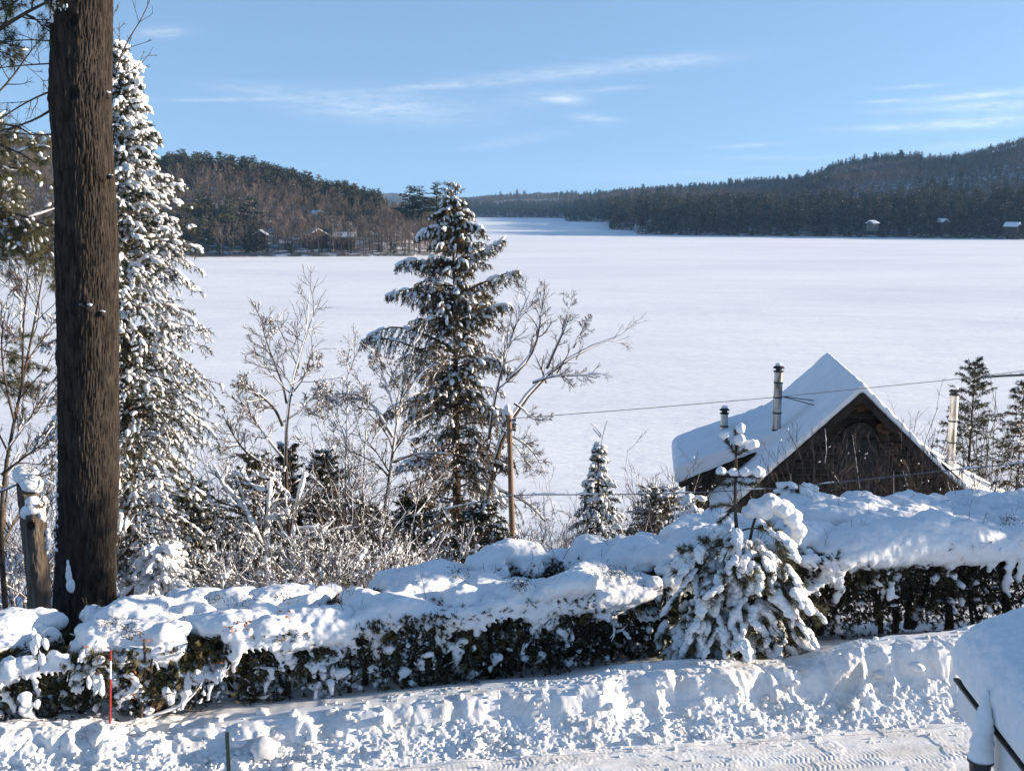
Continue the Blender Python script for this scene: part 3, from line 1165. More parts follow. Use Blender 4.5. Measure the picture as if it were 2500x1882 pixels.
def house():
    A = P(2100, 949, 38.0)
    dr = ray(2020, 877)
    Db = (A[2] - ZC) * dr[1] / dr[2]
    B = P(2020, 877, Db)
    u = unit((B - A) * np.array([1, 1, 0]))
    v = np.array([u[1], -u[0], 0])
    Lr = np.linalg.norm((B - A)[:2])
    W = lambda s, t, z: A + u * s + v * t + np.array([0, 0, z])
    root_z = gz(A[0], A[1])
    h = thing('log_house', 'dark log house with a steep snow-covered roof below the hedge', 'house', (A[0], A[1], root_z))

    def ext(mb, prof, s0, s1):
        """prof: closed polygon in (t, z)"""
        n = len(prof)
        V = [W(s0, t, z) for t, z in prof] + [W(s1, t, z) for t, z in prof]
        k = np.arange(n)
        mb.add(V, np.stack([k, (k + 1) % n, (k + 1) % n + n, k + n], 1))
        c0, c1 = np.mean(V[:n], 0), np.mean(V[n:], 0)
        mb.add(np.vstack([V, [c0, c1]]), np.concatenate([np.stack([(k + 1) % n, k, k * 0 + 2 * n], 1), np.stack([k + n, (k + 1) % n + n, k * 0 + 2 * n + 1], 1)]))

    def slab(line, th0, th1):
        a = [(t, z + th0) for t, z in line]
        b = [(t, z + th1) for t, z in line][::-1]
        return a + b
    left_main = [(0, 0), (-2.5, -2.5), (-4.9, -4.9)]
    left_wing = [(-2.0, -2.0), (-2.6, -2.55), (-6.1, -4.12)]
    right = [(0, 0), (3.0, -3.0), (4.3, -3.95), (5.6, -4.7), (8.0, -5.9)]
    # roof boards
    mb = MB()
    ext(mb, slab(left_main, -.24, -.04), -.45, 2.3)
    ext(mb, slab(left_main[:2], -.24, -.04), 2.3, Lr)
    ext(mb, slab(right, -.24, -.04), -.45, Lr)
    mb.build('roof', EAVE, h)
    mb = MB()
    ext(mb, slab(left_wing, -.22, -.03), 2.15, Lr + .1)
    mb.build('wing_roof', EAVE, h)
    # snow: the wing carries a thick soft slab, the steep slopes less
    mb = MB()
    ext(mb, [(.05, .02), (-2.5, -2.5), (-4.9, -4.9), (-4.98, -4.82), (-4.9, -4.55), (-2.5, -2.16), (0, .3)], -.5, 2.6)
    ext(mb, [(.05, .02), (-2.6, -2.55), (-2.6, -2.2), (0, .32)], 2.4, Lr + .05)
    ext(mb, [(-1.5, -1.5), (-2.6, -2.5), (-6.2, -4.12), (-6.3, -4.0), (-6.3, -3.62), (-6.1, -3.42), (-4.5, -2.76), (-3.2, -2.3), (-2.2, -1.85), (-1.5, -1.2)], 2.0, Lr + .15)
    ext(mb, [(-.05, .02), (3, -3), (4.3, -3.95), (5.6, -4.7), (8, -5.9), (8.05, -5.7), (5.6, -4.42), (4.3, -3.66), (3, -2.74), (0, .3)], -.5, Lr + .05)
    r = voxel(mb, .055, 9, .035, 1.3, 4)
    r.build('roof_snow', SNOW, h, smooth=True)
    # gable wall of logs with wavy lower edges
    z = -.75
    rng = np.random.default_rng(3)
    i = 0
    while z > -6.2:
        hw = min(-z - .32, 3.7 if z > -4.3 else 3.9)
        n = 14
        t = np.linspace(-hw, hw, n)
        path = np.stack([W(.55, 0, 0) + v * tt + np.array([0, 0, z + .018 * math.sin(tt * 2.1 + i) + .02 * rng.normal()]) for tt in t])
        mb = MB()
        tubes(mb, path, np.full(n, .148), 8)
        mb.build('log', LOG, h, smooth=True)
        mb = MB()
        path2 = path + u * (-.125) + np.array([0, 0, -.115])
        tubes(mb, path2, .012 + .014 * rng.random(n), 4)
        mb.build('log_seam', LOGEDGE, h)
        z -= .262
        i += 1
    mb = MB()
    ext(mb, [(0, -.3), (-4.4, -4.7), (-4.4, -7.5), (4.4, -7.5), (4.4, -4.6)], .62, Lr - .4)
    ext(mb, [(-4.3, -3.55), (-5.7, -4.2), (-5.7, -7), (-4.3, -7)], 2.7, Lr - .4)
    mb.build('wall', LOG, h)
    # barge boards
    for s in (-1, 1):
        mb = MB()
        line = [(0, -.02), (-3.0, -3.02), (-4.9, -4.92)] if s < 0 else [(0, -.02), (3.0, -3.02), (4.3, -3.97), (5.6, -4.72)]
        ext(mb, slab(line, -.36, -.02), -.53, -.455)
        mb.build('barge_board', EAVE, h)
    # carved purlin ends

    def gp(px, py, s=.0):
        o = np.array([0, 0, ZC])
        d = ray(px, py)
        k = np.dot(W(s, 0, 0) - o, u) / np.dot(d, u)
        q = o + d * k - A
        return np.dot(q, v), q[2]
    for (px, py, w) in ((2100, 987, .30), (2160, 1042, .30), (2040, 1042, .20)):
        t, zz = gp(px, py, .2)
        mb = MB()
        for dt, dz, rr in ((-.6, 0, .5), (.6, 0, .5), (0, .35, .62), (0, -.3, .5)):
            tubes(mb, np.stack([W(.40, t + dt * w, zz + dz * w), W(-.02, t + dt * w, zz + dz * w)]), np.array([rr, rr]) * w, 9)
        mb.build('purlin_end', CARVED if w > .25 else EAVE, h, smooth=False)
    # arched window over a tall window
    t0, z0 = gp(2098, 1072, .4)
    fr = MB()
    ang = np.linspace(0, np.pi, 17)
    arc = np.stack([W(.36, t0 + .60 * math.cos(a), z0 + .60 * math.sin(a)) for a in ang])
    tubes(fr, arc, np.full(17, .05), 5)
    tubes(fr, np.stack([W(.35, t0 - .68, z0), W(.35, t0 + .68, z0)]), np.array([.06, .06]), 5)
    fo = fr.build('window', EAVE, h)
    g = MB()
    V = [W(.38, t0, z0)] + [W(.38, t0 + .56 * math.cos(a), z0 + .56 * math.sin(a)) for a in ang]
    g.add(V, [[0, k, k + 1] for k in range(1, 17)])
    g.build('pane', PANE, fo)
    for a in (np.pi * .25, np.pi * .5, np.pi * .75):
        m_ = MB()
        tubes(m_, np.stack([W(.355, t0, z0), W(.355, t0 + .56 * math.cos(a), z0 + .56 * math.sin(a))]), np.array([.018, .018]), 4)
        m_.build('muntin', LOGEDGE, fo)
    fr = MB()
    for a, b in (((-.62, 0), (-.62, -1.9)), ((.62, 0), (.62, -1.9)), ((-.62, -1.9), (.62, -1.9)), ((0, -.05), (0, -1.85))):
        tubes(fr, np.stack([W(.37, t0 + a[0], z0 + a[1]), W(.37, t0 + b[0], z0 + b[1])]), np.array([.05, .05]), 4)
    fo = fr.build('window', EAVE, h)
    g = MB()
    g.add([W(.385, t0 - .6, z0 - 1.88), W(.385, t0 + .6, z0 - 1.88), W(.385, t0 + .6, z0 - .02), W(.385, t0 - .6, z0 - .02)], [[0, 1, 2, 3]])
    g.build('pane', PANE, fo)

    def flue(base, top, r, label, m, bands, rods=None):
        mb = MB()
        n = 5
        path = np.linspace(base, top, n)
        tubes(mb, path, np.full(n, r), 18)
        c = mb.build('chimney', m, h, smooth=True)
        c['label'] = label
        for f in bands:
            q = base + (top - base) * f
            b = MB()
            tubes(b, np.stack([q - [0, 0, .03], q + [0, 0, .03]]), np.array([r + .014, r + .014]), 18)
            b.build('band', DARKMETAL if f > .1 else STEEL, c)
        b = MB()
        tubes(b, np.stack([base - [0, 0, .35], base + [0, 0, .12], base + [0, 0, .14]]), np.array([r * 1.45, r * 1.4, r * 1.05]), 18)
        b.build('collar', STEEL, c, smooth=False)
        cap = MB()
        tubes(cap, np.stack([top, top + [0, 0, .04], top + [0, 0, .05], top + [0, 0, .14]]), np.array([r * 1.25, r * 1.25, r * .75, r * .75]), 16)
        tubes(cap, np.stack([top + [0, 0, .14], top + [0, 0, .17], top + [0, 0, .24], top + [0, 0, .27]]), np.array([r * 1.35, r * 1.4, r * .8, r * .1]), 16)
        cap.build('cap', DARKMETAL, c)
        sn = MB()
        blobs(sn, np.random.default_rng(2), [top + [0, 0, .28]], r * 1.0, r * .9, r * .42, ICO2, .04)
        sn.build('snow_cap', SNOW_PLAIN, c, smooth=True)
        return c
    Yc = 40.7
    base = P(1894, 1088, Yc)
    top = P(1905, 908, Yc)
    c = flue(base, np.array([base[0], base[1], top[2]]), .155, 'tallest steel chimney pipe at the junction of roof and wing', STEEL_STAIN, (.22, .45, .66, .86))
    q = base + np.array([.1, -.1, (top[2] - base[2]) * .68])
    for e in (P(2012, 981, 40.6), P(2028, 1000, 39.9)):
        b = MB()
        tubes(b, np.stack([q, e]), np.array([.018, .018]), 5)
        b.build('brace_rod', DARKMETAL, c)
    base = P(1767, 1064, 44.2)
    top = P(1770, 1010, 44.2)
    flue(base, np.array([base[0], base[1], top[2]]), .15, 'short steel chimney pipe on the far side of the wing', STEEL, (.45,))
    base = P(2320, 1128, 42.0)
    top = P(2331, 965, 42.0)
    flue(base, np.array([base[0], base[1], top[2]]), .16, 'chimney pipe stained brown at its top on the sunlit slope', STEEL_STAIN, (.3, .62))
    b = MB()
    q = P(2004, 1014, 39.6)
    tubes(b, np.stack([q - [0, 0, .35], q + [0, 0, .22]]), np.array([.055, .055]), 10)
    b.build('vent_pipe', DARKMETAL, h)


house()


def wire(pts, r, name, label, snow=0, seed=1, n=60):
    rng = np.random.default_rng(seed)
    pts = resample(np.array(pts), n)
    t = thing(name, label, 'wire', tuple(pts[0]))
    mb = MB()
    tubes(mb, pts, np.full(len(pts), r), 4)
    mb.build('cable', WIRE_M, t)
    if snow:
        mb = MB()
        fine = resample(pts, 260)
        on = fbm(np.arange(260) * .16, np.zeros(260), np.zeros(260), 3, seed=seed) > -.12
        rad = np.where(on, snow * (1 + .6 * rng.normal(size=260)).clip(.3, 2), .001)
        tubes(mb, fine + np.array([0, 0, 1])[None] * (rad * .6 + r)[:, None], rad, 5)
        mb.build('snow_strip', SNOW_PLAIN, t, smooth=True)


POLE_M = mat('weathered_pole', (.11, .07, .045), (.26, .17, .11), .9, 3, 5, .5, 30, stretch=(3, 3, .2))


def pole():
    Yp = 32.0
    top = P(1243, 1012, Yp)
    g = P(1254, 1340, Yp)
    b = np.array([g[0], Yp, gz(g[0], Yp) - .3])
    t = thing('utility_pole', 'brown wooden utility pole with a snow cap beside the leaning bare tree', 'pole', tuple(b))
    mb = MB()
    tubes(mb, np.linspace(b, top, 8), np.linspace(.094, .072, 8), 12)
    mb.build('post', POLE_M, t, smooth=True)
    mb = MB()
    rng = np.random.default_rng(3)
    blobs(mb, rng, [top + [0, 0, .05], top + [-.05, 0, .16], top + [-.16, 0, .02]], [.11, .10, .05], [.11, .10, .05], [.08, .15, .12], ICO2, .05)
    mb.build('snow_cap', SNOW_PLAIN, t, smooth=True)
    mb = MB()
    for k in range(2):
        q = top - [0, 0, .15 + .3 * k]
        tubes(mb, np.stack([q + [.09, -.05, 0], q + [.2, -.05, 0]]), np.array([.03, .04]), 8)
    mb.build('insulator', DARKMETAL, t)
    return top


pt = pole()
wire([pt + [.18, -.05, -.1], P(1550, 999, 32.6), P(1880, 971, 33.4), P(2110, 948, 34), P(2323, 927, 34.6), P(2510, 904, 35.2), P(2900, 850, 36.5)], .0105, 'power_line', 'thin dark wire from the pole top across the house roof')
wire([P(300, 1410, 26), P(576, 1352, 25.6), P(780, 1306, 25.2), P(1000, 1262, 24.8), P(1100, 1240, 24.6), P(1245, 1208, 24.4), P(1500, 1207, 24), P(1690, 1203, 23.8), P(1900, 1192, 23.6), P(2100, 1172, 23.4), P(2250, 1155, 23.2), P(2520, 1128, 23)],
     .011, 'low_cable', 'snow-beaded low cable sagging just above the hedge', .016, 4, 90)
wire([P(2400, 921, 44), P(2440, 918, 44), P(2510, 915, 44), P(2700, 905, 44)], .05, 'snowy_cable', 'thick snow-laden cable beside the right-hand spruce top', .03, 6, 20)

# ------------------------------------------------------------------ roof corner at the lower right
WHITE_PAINT = mat('white_paint', (.62, .64, .66), (.70, .71, .72), .45, 1.5, 3, spec=.4)
BLACK_PLASTIC = mat('black_plastic', (.012, .012, .014), (.03, .03, .03), .45, 6, 3, spec=.4)


def shed():
    D = 9.99
    C = P(2335, 1657, D)
    Nn = P(2500, 1874, 8.3)
    d = unit((Nn - C) * np.array([1, 1, 0]))
    rt = np.array([-d[1], d[0], 0])          # towards the right, away from the driveway
    z0 = C[2]
    E = lambda a, b, c: C + d * a + rt * b + np.array([0, 0, c])
    t = thing('garden_shed', 'white-sided shed roof corner under a thick dome of snow, lower right', 'shed', (C[0] + rt[0], C[1] + rt[1], ZD))
    Ln = 5.5

    def boxed(name, a0, a1, b0, b1, c0, c1, m, label=None):
        mb = MB()
        V = [E(a, b, c) for a in (a0, a1) for b in (b0, b1) for c in (c0, c1)]
        mb.add(V, [[0, 1, 3, 2], [4, 6, 7, 5], [0, 4, 5, 1], [2, 3, 7, 6], [0, 2, 6, 4], [1, 5, 7, 3]])
        return mb.build(name, m, t)
    boxed('fascia', .02, .75, .012, .045, -.30, -.012, WHITE_PAINT)
    boxed('fascia', .93, Ln, .012, .045, -.36, -.012, WHITE_PAINT)
    boxed('fascia', .02, .05, .05, 3.2, -.30, -.012, WHITE_PAINT)
    boxed('bracket', .76, .92, .02, .10, -.20, -.015, WHITE_PAINT)
    boxed('drip_edge', -.02, Ln, -.022, .03, -.020, .004, DARKMETAL)
    boxed('roof', .0, Ln, .035, 3.6, -.008, .05, DARKMETAL)
    boxed('wall', .42, Ln - .2, .45, 3.2, -2.83, -.02, WHITE_PAINT)
    # the dome of snow, hanging a little over the edge
    mb = MB()
    prof = [(.0, .012), (-.04, .10), (-.06, .28), (-.03, .47), (.10, .61), (.36, .75), (.80, .92), (1.5, 1.10), (2.4, 1.2), (3.6, 1.2), (3.6, .0)]
    n = len(prof)
    st = [(-.06, .0, .78), (.05, .02, .93), (.25, .0, 1.0), (.7, 0, 1.02), (1.6, .0, .96), (3, 0, 1.0), (Ln, 0, 1.0)]
    rows = [[E(a, b + off, c * k + (.005)) for b, c in prof] for a, off, k in st]
    V = np.array(rows).reshape(-1, 3)
    i = np.arange(len(st) * n).reshape(len(st), n)
    j = np.roll(i, -1, axis=1)
    q = np.stack([i[:-1], i[1:], j[1:], j[:-1]], -1).reshape(-1, 4)
    caps = []
    mb.add(V, q)
    for row in (0, len(st) - 1):
        c = V[i[row]].mean(0)
        k = np.arange(n)
        mb.add(np.vstack([V[i[row]], [c]]), np.stack([k, (k + 1) % n, k * 0 + n], 1))
    r = voxel(mb, .022, 14, 0)
    Vv = r.V[0]
    side = np.clip(1 - (Vv[:, 2] - z0) / .75, 0, 1)
    pit = fbm(Vv[:, 0] * 16, Vv[:, 1] * 16, Vv[:, 2] * 8, 3, seed=5) * .040 + fbm(Vv[:, 0] * 3, Vv[:, 1] * 3, Vv[:, 2] * 2, 2, seed=9) * .02
    pit = pit * sstep(.06, .22, Vv[:, 2] - z0)
    r.V[0] = Vv + (-rt)[None] * (pit * (.25 + side))[:, None] + np.array([0, 0, 1]) * (pit * .3)[:, None]
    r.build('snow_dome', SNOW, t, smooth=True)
    # snow stuck on a hanging planter below the eave
    pc = P(2394, 1852, 8.86)
    pl = thing('hanging_planter', 'black tapered planter hung under the white eave with a tall plug of snow', 'planter', tuple(pc))
    mb = MB()
    tubes(mb, np.stack([pc, pc - [0, 0, .02], pc - [0, 0, .03], pc - [0, 0, .30]]), np.array([.108, .110, .092, .068]), 20)
    mb.build('pot', BLACK_PLASTIC, pl, smooth=False)
    mb = MB()
    eave = P(2408, 1700, 8.98)
    hts = np.linspace(0, 1, 9)
    wob = np.array([.110, .112, .106, .098, .09, .08, .065, .05, .035])
    for f, w in zip(hts, wob):
        c = pc + (eave - pc) * f
        blobs(mb, np.random.default_rng(int(f * 90) + 4), [c], w, w * .9, .075, ICO2, .03)
    r = voxel(mb, .012, 6, .012, 9, 2)
    r.build('snow_plug', SNOW, pl, smooth=True)
    mb = MB()
    for s in (-.06, .06):
        tubes(mb, np.stack([pc + d * s, E(.84, .03, -.015)]), np.array([.006, .006]), 5)
    mb.build('hanger', DARKMETAL, pl)


shed()

# ------------------------------------------------------------------ trees on the slope
def px_path(pts, Y, dy=None, rng=None, n=9, jit=.15):
    """a limb through picture bearings at about distance Y; the depth wanders so that the crown has body"""
    k = len(pts)
    off = np.zeros(k)
    if rng is not None:
        off = np.cumsum(rng.normal(size=k) * jit)
        off -= off[0]
    if dy is not None:
        off = off + np.linspace(0, dy, k)
    return resample(np.array([P(a, b, Y + o) for (a, b), o in zip(pts, off)]), n)


def limb_tree(name, label, cat, limbs, Y, seed, k=(7, 5, 4), lenf=(.42, .5, .6), rmul=.85, snow=.55, sth=.018, barkm=None, twigm=None, upv=(.25, -.2, 1), rmin=.006, up=.06, t0=.3, group=None, twigsnow=.12, droop=0.0, leaves=0, tw=.0085, limbsnow=.8, lmax=1.4):
    """bare tree: main limbs follow the photograph's, twigs grow from them"""
    rng = np.random.default_rng(seed)
    paths, radii = [], []
    for i, (pts, r0, r1) in enumerate(limbs):
        p = px_path(pts, Y, None if i == 0 else rng.uniform(-.9, .9), rng, 9)
        paths.append(p)
        radii.append(np.linspace(r0, r1, 9) * rmul)
    base = paths[0][0].copy()
    g = gz(base[0], base[1])
    root = np.array([base[0], base[1], g - .2])
    if base[2] > g:
        paths[0] = resample(np.vstack([[root], paths[0]]), 12)
        radii[0] = np.linspace(radii[0][0] * 1.15, radii[0][-1], 12)
    t = thing(name, label, cat, tuple(root), group)
    mb = MB()
    tubes(mb, paths[0], radii[0], 8)
    mb.build('trunk', barkm or BARK2, t, smooth=True)
    for p, r in zip(paths[1:], radii[1:]):
        mb = MB()
        tubes(mb, p, r, 7)
        mb.build('limb', barkm or BARK2, t, smooth=True)
    mb, sn = MB(), MB()
    for p, r in zip(paths, radii):
        snow_on(sn, rng, p[None], r[None], 1.0 if snow > .3 else snow * 3, sth * limbsnow, upv, 6)
        p, r = resample(p, 9)[None], np.linspace(r[0], r[-1], 9)[None]
        l1, q1 = sprout(rng, p, r, k[0], lenf[0], (25, 62), 5, up, .17, t0, .62, rmin * 1.5, lmax=lmax)
        l2, q2 = sprout(rng, l1, q1, k[1], lenf[1], (22, 58), 4, up - droop, .17, .15, .7, rmin * 1.1)
        l3, q3 = sprout(rng, l2, q2, k[2], lenf[2], (20, 55), 3, up * .7 - droop, .2, .15, .7, rmin * .85)
        tubes(mb, l1, q1, 4)
        tubes(mb, l2, q2, 3)
        p0, p1, p2 = l3[:, 0], l3[:, 1], l3[:, 2]
        w = unit(np.cross(p2 - p0, rng.normal(size=p0.shape))) * tw * .5
        V = np.stack([p0 - w, p0 + w, p1 + w * .8, p1 - w * .8, p2], 1)
        m = len(V)
        b = np.arange(m)[:, None] * 5
        mb.add(V, b + np.array([0, 1, 2, 3]))
        mb.add(V, b + np.array([3, 2, 4]))
        snow_on(sn, rng, l1, q1, snow, sth, upv, 5)
        snow_on(sn, rng, l2, q2, twigsnow * 2, sth * .7, upv, 4)
        if twigsnow > .05:
            sel = rng.random(len(p1)) < twigsnow * .5
            blobs(sn, rng, p1[sel] + [0, 0, .012], .035, .022, .02, OCT, .25, 0, unit(p2 - p0)[sel])
        if leaves:
            pp, tg = along(rng, l3, leaves, .3, 1)
            d = unit(rng.normal(size=pp.shape) * .6 + np.array([0, 0, -1]))
            sd = unit(np.cross(d, rng.normal(size=pp.shape)))
            V = np.stack([pp, pp + d * .03 + sd * .012, pp + d * .065, pp + d * .03 - sd * .012], 1)
            mb.add(V, np.arange(len(V) * 4).reshape(-1, 4), 1)
    mb.build('twigs_crown', [twigm or TWIG, TWIG_PALE if leaves else TWIG], t)
    if sn.n:
        sn.build('snow', SNOW_PLAIN, t, smooth=True)
    return t


def bough_set(rng, base, phi, L, a, b, npts=7, tipup=0.0, wob=.03):
    """spruce boughs: start points, bearings, lengths, rise and sag"""
    s = np.linspace(0, 1, npts)
    d = np.stack([np.cos(phi), np.sin(phi)], 1)
    r = L[:, None] * s
    z = L[:, None] * (a[:, None] * s - b[:, None] * s ** 2 + tipup * s ** 3)
    side = np.stack([-d[:, 1], d[:, 0]], 1)
    bend = (rng.normal(size=len(L)) * .12)[:, None] * s ** 2 * L[:, None]
    xy = d[:, None] * r[..., None] + side[:, None] * bend[..., None]
    p = np.concatenate([base[:, None, :2] + xy, (base[:, 2:3] + z)[..., None]], -1)
    p[:, 1:] += rng.normal(size=p[:, 1:].shape) * wob * L[:, None, None] * .5
    return p


def dress(rng, wood, leaf, snow, paths, L, K, twl, nlen, nwid, dens, snowp, pad, hang=.35, r0=.016, spread=.8, bigpad=0, fl=None):
    """twigs, needles and snow pads on boughs"""
    B, n, _ = paths.shape
    rad = (r0 * np.clip(L, .3, 3) ** .7)[:, None] * np.linspace(1, .25, n)[None]
    tubes(wood, paths, rad, 5)
    # side twigs, alternating, lying roughly in the bough's own plane and hanging a little
    s = np.linspace(.14, 1.0, K)[None] + rng.uniform(-.03, .03, (B, K))
    s = np.clip(s, .05, 1)
    fi = s * (n - 1)
    i0 = np.minimum(fi.astype(int), n - 2)
    fr = (fi - i0)[..., None]
    bi = np.arange(B)[:, None]
    p = paths[bi, i0] * (1 - fr) + paths[bi, i0 + 1] * fr
    tg = unit(paths[bi, i0 + 1] - paths[bi, i0])
    sd = unit(np.cross(tg, np.array([0, 0, 1.0])))
    sign = np.where((np.arange(K) % 2) == 0, 1.0, -1.0)[None, :, None]
    d = unit(tg * .75 + sd * sign * rng.uniform(.35, 1.0, (B, K, 1)) + rng.normal(size=tg.shape) * .18 + np.array([0, 0, -hang]))
    ln = np.clip(L[:, None] * twl * (1.12 - .75 * s) * rng.uniform(.55, 1.25, (B, K)), .06, .7)[..., None]
    q = [p]
    for j in range(3):
        q.append(q[-1] + d * ln / 3)
        d = unit(d + np.array([0, 0, -hang * .35]) + rng.normal(size=d.shape) * .08)
    tw = np.stack(q, 2).reshape(-1, 4, 3)
    tubes(wood, tw, np.full((len(tw), 4), .004) * np.array([1.2, 1, .8, .6]), 3)
    # needles
    both = [(tw, dens), (np.stack([paths[:, n // 3], paths[:, (2 * n) // 3], paths[:, -1]], 1), int(dens * 1.5))]
    for pth, k in both:
        a, t = along(rng, pth, k)
        needles(leaf, rng, a, t, nlen, nwid, spread, 0, .15)
    # snow
    m = rng.random(len(tw)) < snowp
    T = tw[m]
    if len(T):
        for f0, f1 in ((.15, .6), (.5, 1.0)):
            a, t = along(rng, T, 1, f0, f1)
            keep = rng.random(len(a)) < .8
            a, t = a[keep], t[keep]
            k = len(a)
            blobs(snow, rng, a + np.array([0, 0, pad * .35]), pad * rng.uniform(.6, 1.8, k), pad * rng.uniform(.4, 1.0, k), pad * rng.uniform(.35, .8, k), OCT, .27, 0, t)
    if bigpad:
        a, t = along(rng, paths, bigpad, .35, 1)
        keep = rng.random(len(a)) < snowp
        a, t = a[keep], t[keep]
        k = len(a)
        blobs(snow, rng, a + np.array([0, 0, pad * .5]), pad * rng.uniform(1.2, 3.0, k), pad * rng.uniform(.8, 1.5, k), pad * rng.uniform(.6, 1.1, k), OCT, .14, 0, t)
    return tw


def conifer(name, label, cat, base, top, prof, nb, seed, K=12, twl=.36, nlen=.075, nwid=.013, dens=9, snowp=.6, pad=.055, trunk_r=.14, leafm=None, hang=.35, t0=.06, ab=None, explicit=(), group=None, bigpad=1, r0=.016, snowm=None, t1=.985, spread=.8, axis=None, lvar=.65):
    rng = np.random.default_rng(seed)
    base, top = np.asarray(base, float), np.asarray(top, float)
    t = thing(name, label, cat, tuple(base), group)
    H = top[2] - base[2]
    ax = resample(np.array([base, top]) if axis is None else np.array(axis), 14)
    mb = MB()
    tubes(mb, ax, np.linspace(trunk_r, .012, 14), 8)
    mb.build('trunk', BARK2, t, smooth=True)
    wood, leaf, snow = MB(), MB(), MB()
    tt = np.sort(t0 + (t1 - t0) * rng.uniform(0, 1, nb) ** .92)
    phi = (np.arange(nb) * 2.399963 + rng.uniform(-.5, .5, nb)) % (2 * np.pi)
    L = np.array([prof(a, math.cos(b)) for a, b in zip(tt, phi)]) * rng.uniform(lvar, 1.15, nb)
    fi = tt * 13
    i0 = np.minimum(fi.astype(int), 12)
    bp = ax[i0] * (1 - (fi - i0))[:, None] + ax[i0 + 1] * (fi - i0)[:, None]
    a, b = (ab or (lambda q: (.15 + .6 * q, .75 - .25 * q)))(tt)
    paths = bough_set(rng, bp, phi, L, a + rng.normal(size=nb) * .08, b + rng.normal(size=nb) * .08)
    dress(rng, wood, leaf, snow, paths, L, K, twl, nlen, nwid, dens, snowp, pad, hang, r0, spread, bigpad)
    wood.build('boughs_crown', TWIG, t)
    leaf.build('foliage', leafm or NEEDLE, t)
    if snow.n:
        snow.build('snow_load', snowm or SNOW_PLAIN, t, smooth=True)
    # boughs that stand out in the photograph are parts of their own
    for e in explicit:
        (pts, Ye, sp) = e
        p = resample(np.array([P(x, y, Ye + dy) for x, y, dy in pts]), 8)
        w, lf, sn = MB(), MB(), MB()
        Lb = np.linalg.norm(np.diff(p, axis=0), axis=1).sum()
        dress(rng, w, lf, sn, p[None], np.array([Lb]), int(K * 3), twl * .8, nlen, nwid, dens + 8, sp, pad, hang * 1.3, r0 * 1.2, spread, 12)
        bo = w.build('bough', TWIG, t)
        lf.build('foliage', leafm or NEEDLE, t)
        sn.build('snow_pad', SNOW_PLAIN, t, smooth=True)
    return t


def interp(xs, ys):
    return lambda q: float(np.interp(q, xs, ys))


